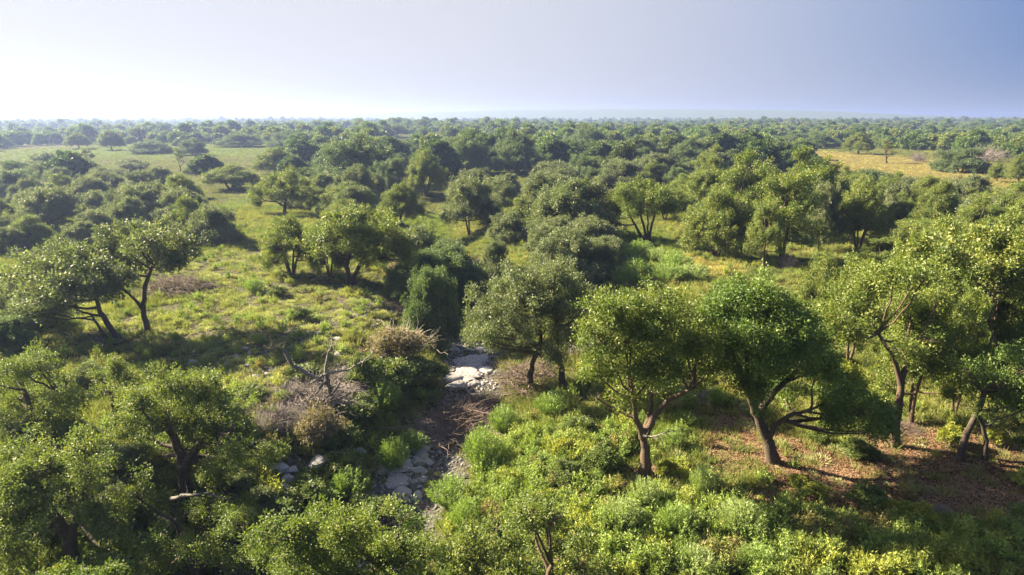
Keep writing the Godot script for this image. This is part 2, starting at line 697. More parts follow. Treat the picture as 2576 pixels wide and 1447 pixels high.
func tuft_mesh(seed_: int, blades: int, spread: float, tall: float, wide: float) -> ArrayMesh:
	rng.seed = seed_
	var v := PackedVector3Array()
	var c := PackedColorArray()
	for k in blades:
		var a := rng.randf() * TAU
		var e := sqrt(rng.randf())
		var p := Vector3(cos(a), 0, sin(a)) * spread * e
		var d := Vector3(cos(a) * e * 0.8, 1.0, sin(a) * e * 0.8) + unit() * 0.35
		d.y = maxf(d.y, 0.3)
		var w := d.cross(unit()).normalized() * wide
		var q := Color(1, 1, 1) * rng.randf_range(0.65, 1.25)
		var l := tall * rng.randf_range(0.55, 1.1) * (1.0 - 0.35 * e)
		v.append_array([p - w, p + w, p + d.normalized() * l])
		c.append_array([q, q, q])
	return leaf_mesh(v, c, M["grass"])

func cushion_mesh(seed_: int) -> ArrayMesh:   # a low mound of short blades, 0.8 m across
	rng.seed = seed_
	var v := PackedVector3Array()
	var c := PackedColorArray()
	for k in 190:
		var d := unit()
		d.y = absf(d.y)
		var p := d * Vector3(0.4, 0.2, 0.4) * rng.randf_range(0.6, 1.0)
		var q := (d + unit() * 0.5 + Vector3(0, 0.4, 0)).normalized()
		var w := q.cross(unit()).normalized() * 0.014
		var t := Color(1, 1, 1) * rng.randf_range(0.7, 1.25)
		v.append_array([p - w, p + w, p + q * rng.randf_range(0.07, 0.16)])
		c.append_array([t, t, t])
	return leaf_mesh(v, c, M["grass"])

func weed_mesh(seed_: int, shoots: int) -> ArrayMesh:   # a leafy herb, 0.6 m across
	rng.seed = seed_
	var v := PackedVector3Array()
	var c := PackedColorArray()
	for s in shoots:
		var a := rng.randf() * TAU
		var e := sqrt(rng.randf())
		var tip := Vector3(cos(a) * 0.32 * e, rng.randf_range(0.3, 0.62) * (1.0 - 0.4 * e * e), sin(a) * 0.32 * e)
		var q := Color(1, 1, 1) * rng.randf_range(0.75, 1.2)
		for k in 11:
			var p := tip * rng.randf_range(0.35, 1.0) + unit() * 0.03
			var d := (unit() + Vector3(0, 0.7, 0)).normalized()
			var w := d.cross(unit()).normalized() * 0.018
			var l := rng.randf_range(0.06, 0.12)
			var m := q * rng.randf_range(0.8, 1.2)
			v.append_array([p - w, p + w, p + d * l])
			c.append_array([m, m, m])
	return leaf_mesh(v, c, M["herb"])

func litter_mesh(seed_: int) -> ArrayMesh:   # a handful of fallen leaves and twig ends, 0.8 m across
	rng.seed = seed_
	var v := PackedVector3Array()
	var c := PackedColorArray()
	for k in 90:
		var p := Vector3(rng.randf_range(-0.45, 0.45), rng.randf() * 0.04 + 0.02, rng.randf_range(-0.45, 0.45))
		var d := unit()
		d.y *= 0.35
		var w := d.cross(Vector3(rng.randf_range(-0.5, 0.5), 1, rng.randf_range(-0.5, 0.5))).normalized()
		var q := Color(1, 1, 1) * rng.randf_range(0.4, 1.5)
		if k % 6 == 0:
			v.append_array([p - w * 0.008, p + w * 0.008, p + d * rng.randf_range(0.15, 0.4)])
			q = Color(1.3, 1.35, 1.4) * rng.randf_range(0.6, 1.5)
		else:
			v.append_array([p - w * 0.02, p + w * 0.02, p + d * 0.07])
		c.append_array([q, q, q])
	return leaf_mesh(v, c, M["litter"])

func far_oak(seed_: int, h: float, w: float, leaves: String) -> ArrayMesh:   # trunk and crown in one mesh, for the woods beyond counting
	rng.seed = seed_
	var lobes := dome(w, h * 0.15, h, 15, 0.75)
	var f := foliage(lobes, kits["far"], 0.7, 6, 0.5)
	var mesh := leaf_mesh(f[0], f[1], M[leaves])
	var t := Tubes.new()
	for k in 3:
		var a := rng.randf() * TAU
		tube(t, curve(Vector3(0, -0.3, 0), Vector3(cos(a) * 0.4, h * 0.3, sin(a) * 0.4), Vector3(cos(a) * w * 0.2, h * 0.6, sin(a) * w * 0.2), 3, 0.1), taper(0.17, 0.06, 3), 5)
	var arrays := []
	arrays.resize(Mesh.ARRAY_MAX)
	arrays[Mesh.ARRAY_VERTEX] = t.v
	arrays[Mesh.ARRAY_NORMAL] = t.n
	arrays[Mesh.ARRAY_COLOR] = t.c
	arrays[Mesh.ARRAY_INDEX] = t.i
	mesh.add_surface_from_arrays(Mesh.PRIMITIVE_TRIANGLES, arrays)
	mesh.surface_set_material(1, M["bark"])
	return mesh

func build_sky() -> PanoramaSkyMaterial:
	# clear hazy morning: a broad glow round the low sun, paling towards the horizon, blue away from it
	var towards := sun_towards()
	var im := Image.create(512, 256, false, Image.FORMAT_RGBF)
	for j in 256:
		var up := PI * (0.5 - (j + 0.5) / 256.0)
		for i in 512:
			var az := TAU * (i + 0.5) / 512.0
			var d := Vector3(sin(az) * cos(up), sin(up), -cos(az) * cos(up))
			var e := maxf(up, 0.0)
			var ang := acos(clampf(d.dot(towards), -1.0, 1.0))
			var near := exp(-pow(ang / 1.62, 6.0)) * exp(-e / lerpf(3.0, 0.05, smoothstep(1.0, 1.8, ang)))
			var c := Vector3(0.075, 0.21, 0.52).lerp(Vector3(0.28, 0.35, 0.52), exp(-e / 0.06))
			c = c.lerp(Vector3(0.8, 0.8, 0.85), near)
			c += Vector3(0.9, 0.8, 0.6) * exp(-pow(ang / 0.22, 2.0))
			im.set_pixel(i, j, Color(c.x, c.y, c.z))
	var m := PanoramaSkyMaterial.new()
	m.panorama = ImageTexture.create_from_image(im)
	return m

func sun_towards() -> Vector3:
	var az := deg_to_rad(-67.0)
	var el := deg_to_rad(30.0)
	return Vector3(sin(az) * cos(el), sin(el), -cos(az) * cos(el))

func _ready() -> void:
	var cam := Camera3D.new()
	cam.name = "camera"
	cam.fov = rad_to_deg(2.0 * atan(CY / FOCAL))
	cam.near = 0.3
	cam.far = 20000.0
	cam.position = Vector3(0, EYE, 0)
	cam.rotation_degrees.x = -PITCH
	add_child(cam)
	cam.current = true

	var env := Environment.new()
	env.background_mode = Environment.BG_SKY
	env.sky = Sky.new()
	env.sky.sky_material = build_sky()
	env.tonemap_mode = Environment.TONE_MAPPER_LINEAR
	env.tonemap_exposure = 6.4
	env.background_energy_multiplier = 0.156
	env.volumetric_fog_enabled = true
	env.volumetric_fog_density = 0.00032
	env.volumetric_fog_albedo = Color(0.66, 0.75, 1.0)
	env.volumetric_fog_anisotropy = 0.5
	env.volumetric_fog_length = 9000.0
	env.sdfgi_enabled = true
	env.ssao_enabled = true
	env.ssil_enabled = true
	var we := WorldEnvironment.new()
	we.name = "environment"
	we.environment = env
	add_child(we)

	var sun := DirectionalLight3D.new()
	sun.name = "sun"
	sun.light_energy = 1.6
	sun.light_color = Color(1.0, 0.93, 0.78)
	sun.light_angular_distance = 0.6
	sun.shadow_enabled = true
	add_child(sun)
	sun.look_at_from_position(Vector3.ZERO, -sun_towards(), Vector3.UP)

	# ---- materials
	hills_noise.seed = 5
	hills_noise.frequency = 0.0016
	lump_noise.seed = 9
	lump_noise.frequency = 0.06
	patch_noise.seed = 21
	patch_noise.frequency = 0.05
	var mottle := noise_texture(1024, 0.012, 3, Color(0.42, 0.42, 0.42), Color(1, 1, 1), 7)
	var bumps := noise_texture(1024, 0.02, 8, Color(0, 0, 0), Color(1, 1, 1), 6)
	material("soil", Color(1, 1, 1), 1.0, {"metallic_specular": 0.12, "vertex_color_use_as_albedo": true, "albedo_texture": mottle, "uv1_triplanar": true, "uv1_world_triplanar": true, "uv1_scale": Vector3.ONE * 0.23, "heightmap_enabled": true, "heightmap_texture": bumps, "heightmap_scale": 12.0})
	material("hill", Color(0.05, 0.075, 0.035), 1.0, {})
	var furrow := noise_texture(512, 0.03, 14, Color(0.3, 0.3, 0.3), Color(1, 1, 1), 5)
	for b in [["bark", Color(0.24, 0.16, 0.11)], ["bark_dark", Color(0.17, 0.125, 0.095)], ["bark_grey", Color(0.3, 0.28, 0.26)], ["dead_wood", Color(0.5, 0.46, 0.41)]]:
		material(b[0], b[1], 0.92, {"vertex_color_use_as_albedo": true, "albedo_texture": furrow, "uv1_triplanar": true, "uv1_scale": Vector3(2.2, 0.7, 2.2), "heightmap_enabled": true, "heightmap_texture": furrow, "heightmap_scale": 3.0})
	material("twig", Color(0.13, 0.1, 0.075), 0.9, {"vertex_color_use_as_albedo": true})
	material("green_stem", Color(0.12, 0.15, 0.05), 0.9, {"vertex_color_use_as_albedo": true})
	material("brush_brown", Color(0.165, 0.12, 0.105), 0.9, {"vertex_color_use_as_albedo": true})
	material("brush_grey", Color(0.26, 0.22, 0.21), 0.9, {"vertex_color_use_as_albedo": true})
	material("brush_pale", Color(0.46, 0.41, 0.36), 0.9, {"vertex_color_use_as_albedo": true})
	var leafy := {"metallic_specular": 0.5, "vertex_color_use_as_albedo": true, "backlight_enabled": true, "backlight": Color(0.84, 0.88, 0.6)}
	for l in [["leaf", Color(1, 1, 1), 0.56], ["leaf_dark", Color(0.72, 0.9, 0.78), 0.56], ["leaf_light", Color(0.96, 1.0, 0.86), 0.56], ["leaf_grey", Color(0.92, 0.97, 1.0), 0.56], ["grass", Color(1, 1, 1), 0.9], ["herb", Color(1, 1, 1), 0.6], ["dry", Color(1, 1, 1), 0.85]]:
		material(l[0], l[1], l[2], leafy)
	material("litter", Color(1, 1, 1), 0.9, {"vertex_color_use_as_albedo": true})
	var stone_mottle := noise_texture(512, 0.02, 31, Color(0.45, 0.44, 0.44), Color(1, 1, 1), 6)
	material("stone", Color(0.52, 0.5, 0.51), 0.9, {"vertex_color_use_as_albedo": true, "albedo_texture": stone_mottle, "uv1_triplanar": true, "uv1_scale": Vector3.ONE * 0.7, "heightmap_enabled": true, "heightmap_texture": stone_mottle, "heightmap_scale": 4.0})
	material("stone_white", Color(0.78, 0.77, 0.75), 0.9, {"vertex_color_use_as_albedo": true, "albedo_texture": stone_mottle, "uv1_triplanar": true, "uv1_scale": Vector3.ONE * 0.5})

	# ---- terrain
	for q in [[560, 1560], [760, 1440], [900, 1330], [995, 1225], [1085, 1090], [1185, 965], [1190, 890], [1178, 820], [1150, 740], [1165, 650], [1130, 570], [1090, 500]]:
		creek.append(flat_at(q[0], q[1]))
	zones["litter"] = zone_from_pixels([[1900, 1120, 130, 85], [2100, 1190, 250, 75], [2370, 1130, 230, 65], [2200, 1265, 260, 50], [2460, 1240, 160, 80], [1990, 1260, 150, 35], [1450, 1195, 40, 22], [1640, 1190, 50, 22], [1240, 1330, 40, 26]])
	zones["golden"] = zone_from_pixels([[1770, 668, 110, 30], [2330, 425, 250, 44], [2180, 398, 110, 18], [1950, 382, 130, 8], [2560, 470, 60, 25], [2540, 590, 50, 18], [1870, 985, 50, 14], [1500, 1115, 60, 30]])
	zones["lush"] = zone_from_pixels([[1350, 1190, 200, 160], [1750, 1330, 330, 100], [1640, 640, 140, 60], [250, 393, 290, 26], [600, 385, 140, 18], [1060, 570, 60, 60], [630, 500, 40, 60], [1215, 442, 90, 12], [1010, 365, 40, 26], [1680, 1080, 200, 50], [2150, 1000, 130, 60], [2430, 900, 130, 70]])
	zones["rubble"] = zone_from_pixels([[1185, 930, 75, 55], [770, 870, 90, 40], [720, 1180, 50, 30], [270, 908, 70, 18], [40, 1105, 70, 14], [960, 770, 60, 20], [680, 960, 60, 60], [900, 800, 60, 25], [2330, 1405, 60, 20]])
	zones["slope"] = zone_from_pixels([[650, 830, 330, 150], [640, 1000, 220, 130], [580, 720, 200, 80], [330, 880, 200, 60], [860, 800, 120, 60]])
	zones["weeds"] = zone_from_pixels([[1360, 1220, 250, 170], [1800, 1350, 560, 110], [1300, 1110, 120, 60], [2300, 1380, 330, 70], [1620, 660, 120, 50], [2130, 990, 120, 50]])
	build_ground()
	build_hills()

	# ---- leaves
	rng.seed = 100
	var greens := [Color(0.15, 0.185, 0.045), Color(0.18, 0.21, 0.05), Color(0.12, 0.165, 0.042)]
	spray_kit("near", 0.08, 0.048, 30, 0.2, true, [Color(0.15, 0.19, 0.048), Color(0.125, 0.172, 0.05), Color(0.178, 0.21, 0.052)])
	spray_kit("hero", 0.1, 0.06, 32, 0.26, false, greens)
	spray_kit("mid", 0.155, 0.1, 22, 0.34, false, greens)
	spray_kit("mid_grey", 0.155, 0.1, 22, 0.34, false, [Color(0.15, 0.172, 0.085), Color(0.18, 0.198, 0.1), Color(0.122, 0.147, 0.075)])
	spray_kit("hero_grey", 0.1, 0.06, 32, 0.26, false, [Color(0.15, 0.172, 0.085), Color(0.18, 0.198, 0.1), Color(0.122, 0.147, 0.075)])
	spray_kit("far", 0.55, 0.36, 12, 0.6, false, greens)
	spray_kit("shrub", 0.06, 0.035, 22, 0.11, false, [Color(0.1, 0.14, 0.035), Color(0.13, 0.165, 0.045), Color(0.08, 0.12, 0.03)])
	spray_kit("yellow", 0.065, 0.04, 20, 0.11, false, [Color(0.25, 0.26, 0.035), Color(0.2, 0.24, 0.035), Color(0.16, 0.2, 0.04)])
	spray_kit("tan", 0.06, 0.025, 18, 0.12, false, [Color(0.23, 0.185, 0.135), Color(0.19, 0.16, 0.125), Color(0.15, 0.135, 0.085)])
	spray_kit("rust", 0.05, 0.022, 18, 0.1, false, [Color(0.24, 0.15, 0.09), Color(0.2, 0.15, 0.085), Color(0.24, 0.19, 0.1)])

	heroes()
	mid_trees()
	thickets()
	shrubs()
	woods()
	ground_cover()

func heroes() -> void:
	hero_oak("oak with a thick forked trunk and a pale broken stub among bright weeds", [1625, 1192], [[[[1625, 1192], [1622, 1130], [1618, 1085]], 0.27], [[[1620, 1100], [1600, 1050, 0.2], [1590, 1000, 0.4]], 0.15], [[[1622, 1095], [1650, 1040], [1690, 1000], [1745, 975, 0.5]], 0.16], [[[1620, 1090], [1640, 1020, -0.5], [1640, 950, -0.8]], 0.13]],
		[[1560, 786, 62], [1640, 771, 60], [1720, 796, 62], [1520, 860, 55], [1595, 850, 66], [1680, 840, 66], [1760, 860, 58], [1510, 940, 48], [1580, 930, 58], [1660, 920, 56], [1735, 930, 50], [1500, 1000, 26], [1560, 1005, 34], [1780, 930, 36], [1630, 985, 34]], "leaf_light", "bark", "hero", 1.5, 7, 0.4, 0.3, 11)
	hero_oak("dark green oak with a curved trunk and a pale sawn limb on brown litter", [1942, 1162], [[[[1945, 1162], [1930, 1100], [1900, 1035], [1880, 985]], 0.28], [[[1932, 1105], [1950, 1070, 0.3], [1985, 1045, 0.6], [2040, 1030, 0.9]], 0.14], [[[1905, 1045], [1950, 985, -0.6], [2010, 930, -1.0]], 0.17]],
		[[1830, 766, 58], [1900, 756, 62], [1960, 816, 66], [1880, 825, 70], [2015, 860, 60], [1950, 890, 66], [1860, 910, 58], [2060, 920, 50], [2125, 975, 54], [2180, 1030, 50], [2210, 1080, 30], [1890, 975, 44], [1975, 985, 42], [1810, 840, 50], [2100, 1040, 36]], "leaf_dark", "bark_dark", "hero", 1.6, 8, 0.4, 0.3, 12)
	hero_oak("tall slim trunked oak with airy pale green crown on brown litter", [2250, 1122], [[[[2250, 1122], [2256, 1040], [2268, 960], [2285, 885]], 0.22], [[[2268, 965], [2250, 900], [2210, 840]], 0.13]],
		[[2110, 770, 46], [2180, 725, 52], [2255, 695, 54], [2200, 800, 54], [2290, 790, 60], [2360, 760, 52], [2345, 850, 46], [2270, 870, 44], [2150, 835, 40], [2320, 690, 46]], "leaf_light", "bark", "hero", 1.3, 6, 0.4, 0.35, 13)
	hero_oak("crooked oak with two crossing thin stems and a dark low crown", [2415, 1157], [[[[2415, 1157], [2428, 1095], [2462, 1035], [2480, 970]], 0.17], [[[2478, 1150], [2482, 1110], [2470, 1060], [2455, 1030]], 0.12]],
		[[2470, 975, 40], [2530, 955, 46], [2565, 1015, 46], [2510, 1035, 36], [2580, 930, 52], [2440, 930, 28], [2620, 980, 50]], "leaf_dark", "bark_dark", "hero", 1.5, 7, 0.36, 0.35, 14)
	hero_oak("oak with a long trunk leaning away from the brown litter slope", [2556, 962], [[[[2556, 962], [2525, 885], [2455, 820], [2430, 760]], 0.23], [[[2500, 860], [2490, 800], [2500, 740]], 0.13]],
		[[2430, 700, 52], [2500, 665, 54], [2560, 720, 50], [2400, 640, 48], [2335, 640, 46], [2470, 600, 44], [2550, 620, 50], [2360, 715, 42], [2620, 660, 60]], "leaf", "bark_dark", "mid", 1.3, 6, 0.42, 0.35, 15)
	hero_oak("spreading oak above the creek bed with dead boughs hanging below its crown", [1415, 978], [[[[1415, 978], [1412, 925], [1402, 870], [1400, 800]], 0.2], [[[1332, 962, -0.5], [1340, 915, -0.5], [1362, 860], [1350, 780]], 0.17]],
		[[1330, 705, 56], [1400, 695, 52], [1255, 750, 54], [1320, 765, 58], [1395, 760, 54], [1455, 745, 42], [1210, 805, 38], [1290, 825, 38], [1190, 840, 24], [1370, 830, 42], [1435, 810, 42], [1330, 865, 28], [1470, 780, 32], [1230, 845, 30], [1300, 875, 32], [1400, 880, 34], [1455, 850, 32]], "leaf_grey", "bark_dark", "hero_grey", 1.4, 7, 0.42, 0.33, 16)
	hero_oak("two stemmed oak with one straight and one slanting stem on pale grass", [877, 714], [[[[877, 714], [873, 670], [882, 630]], 0.24], [[[880, 710], [905, 668], [930, 655], [968, 648]], 0.2]],
		[[850, 560, 42], [900, 548, 42], [950, 568, 46], [830, 605, 42], [900, 605, 50], [970, 615, 46], [1010, 620, 34], [1025, 650, 22], [790, 605, 26], [935, 640, 34], [860, 640, 24]], "leaf", "bark_dark", "mid", 1.3, 6, 0.45, 0.34, 17)
	hero_oak("leaning oak with two slanting stems at the edge of the rocky slope", [300, 857], [[[[300, 857], [270, 812], [247, 775], [240, 730]], 0.2], [[[277, 868, 0.4], [256, 835, 0.4], [232, 795, 0.4]], 0.13]],
		[[70, 680, 48], [130, 660, 52], [200, 650, 52], [262, 665, 44], [60, 740, 48], [130, 730, 52], [200, 715, 48], [270, 720, 38], [100, 790, 40], [180, 770, 32], [310, 690, 30]], "leaf_grey", "bark_dark", "mid_grey", 1.35, 6, 0.42, 0.34, 18)
	hero_oak("oak with a straight dark trunk and one side limb beside the leaning oak", [370, 836], [[[[370, 836], [360, 780], [364, 720], [385, 665]], 0.2], [[[358, 775], [322, 737], [292, 712]], 0.11]],
		[[290, 610, 42], [340, 590, 42], [400, 588, 46], [450, 610, 42], [300, 660, 36], [370, 645, 42], [430, 655, 34], [480, 640, 26], [260, 630, 30]], "leaf_grey", "bark_dark", "mid_grey", 1.3, 6, 0.42, 0.36, 19)
	hero_oak("forked oak with lichen grey twigs standing over the shaded creek bank", [466, 1262], [[[[466, 1262], [463, 1170], [440, 1110], [415, 1060]], 0.24], [[[463, 1175], [500, 1122], [535, 1075]], 0.19]],
		[[360, 1005, 52], [430, 970, 46], [500, 985, 52], [560, 1005, 48], [590, 1070, 40], [330, 1060, 44], [420, 1050, 50], [510, 1060, 48], [380, 1125, 44], [640, 1120, 36], [590, 1150, 40], [685, 1130, 22], [540, 1185, 40], [450, 1130, 36]], "leaf", "bark_dark", "near", 1.9, 8, 0.34, 0.34, 20)
	hero_oak("small upright oak between two larger crowns on the shaded bank", [285, 1075], [[[[285, 1075], [282, 1020], [286, 975]], 0.1], [[[286, 1060], [300, 1010], [305, 970]], 0.07]],
		[[255, 955, 26], [290, 930, 26], [320, 950, 26], [272, 985, 24], [310, 985, 22]], "leaf", "bark_dark", "near", 2.4, 8, 0.3, 0.5, 21)
	hero_oak("rounded oak thicket with sunlit yellow green top beside the stony path", [90, 1140], [[[[90, 1140], [85, 1060], [60, 980]], 0.15], [[[95, 1140], [115, 1050], [140, 980]], 0.13]],
		[[40, 930, 44], [110, 920, 44], [170, 960, 36], [50, 1000, 48], [120, 1000, 46], [180, 1015, 32], [90, 1060, 44], [20, 1060, 40], [-30, 970, 50], [150, 1060, 34]], "leaf", "bark_dark", "near", 1.7, 7, 0.36, 0.36, 22)
	hero_oak("large oak with a slanting dark trunk and glossy yellow green outer leaves", [190, 1420], [[[[190, 1420], [167, 1345], [120, 1280], [95, 1220]], 0.24], [[[175, 1370], [190, 1300], [215, 1220]], 0.16]],
		[[60, 1170, 56], [140, 1150, 52], [212, 1120, 34], [230, 1180, 40], [30, 1240, 52], [120, 1230, 54], [200, 1250, 52], [60, 1310, 54], [150, 1320, 52], [250, 1310, 44], [10, 1390, 50], [270, 1380, 40], [-40, 1180, 50]], "leaf", "bark_dark", "near", 2.0, 8, 0.32, 0.34, 23)
	hero_oak("low shaded oak filling the dark hollow with a bare pale bough above it", [500, 1470], [[[[500, 1470], [470, 1380], [440, 1310]], 0.18], [[[500, 1440], [540, 1360], [570, 1310]], 0.14]],
		[[345, 1250, 46], [430, 1290, 48], [520, 1300, 50], [600, 1300, 42], [380, 1360, 48], [470, 1370, 48], [560, 1370, 46], [300, 1400, 44], [630, 1380, 40], [420, 1430, 44]], "leaf", "bark_dark", "near", 1.7, 8, 0.32, 0.32, 24)
	hero_oak("sunlit oak crown with bright yellow green leaves over the creek mouth", [860, 1650], [[[[860, 1650], [855, 1540], [830, 1450]], 0.2], [[[865, 1620], [920, 1510], [960, 1430]], 0.15]],
		[[710, 1355, 50], [800, 1315, 46], [870, 1325, 48], [950, 1325, 44], [1015, 1305, 38], [680, 1405, 44], [770, 1400, 54], [870, 1400, 58], [970, 1390, 54], [1050, 1385, 42], [720, 1480, 58], [850, 1490, 60], [980, 1480, 58]], "leaf_light", "bark", "near", 2.1, 9, 0.3, 0.33, 25)
	hero_oak("olive green oak crown among the feathery bushes with small glossy leaves", [1310, 1640], [[[[1310, 1640], [1305, 1540], [1290, 1450]], 0.18], [[[1312, 1620], [1360, 1510], [1390, 1420]], 0.14]],
		[[1180, 1375, 42], [1250, 1325, 46], [1330, 1285, 42], [1385, 1310, 42], [1280, 1390, 52], [1370, 1385, 54], [1450, 1355, 42], [1460, 1430, 46], [1200, 1450, 50], [1310, 1470, 52], [1130, 1425, 38]], "leaf", "bark", "near", 2.1, 9, 0.3, 0.33, 26)
	hero_oak("young oak with a few sunlit shoots rising below the dark hollow", [230, 1690], [[[[230, 1690], [232, 1560], [235, 1470]], 0.1]],
		[[260, 1440, 32], [180, 1440, 28], [305, 1455, 28], [225, 1490, 40], [130, 1470, 30]], "leaf_light", "bark", "near", 2.6, 9, 0.26, 0.4, 27)
	hero_oak("umbrella shaped oak with four fanned stems beside the bright grass", [1627, 609], [[[[1622, 609], [1602, 572], [1583, 540]], 0.2], [[[1627, 609], [1619, 565], [1608, 525]], 0.19], [[[1631, 609], [1641, 562], [1652, 525]], 0.19], [[[1629, 608], [1630, 560, 0.8], [1625, 520, 1.2]], 0.15]],
		[[1540, 527, 26], [1580, 490, 28], [1620, 475, 28], [1660, 488, 26], [1600, 525, 26], [1650, 522, 25], [1528, 553, 18], [1680, 525, 19], [1560, 503, 26], [1640, 500, 26]], "leaf_light", "bark_dark", "mid", 1.3, 6, 0.5, 0.36, 28)
	hero_oak("oak with a low sweeping limb over the narrow grassy ride", [717, 540], [[[[717, 540], [715, 515], [722, 490]], 0.3], [[[716, 520], [695, 508], [668, 505]], 0.17]],
		[[650, 482, 22], [690, 457, 25], [730, 450, 25], [765, 470, 22], [700, 488, 25], [750, 490, 22], [640, 505, 15], [725, 475, 25]], "leaf", "bark_dark", "mid", 1.2, 6, 0.55, 0.36, 29)

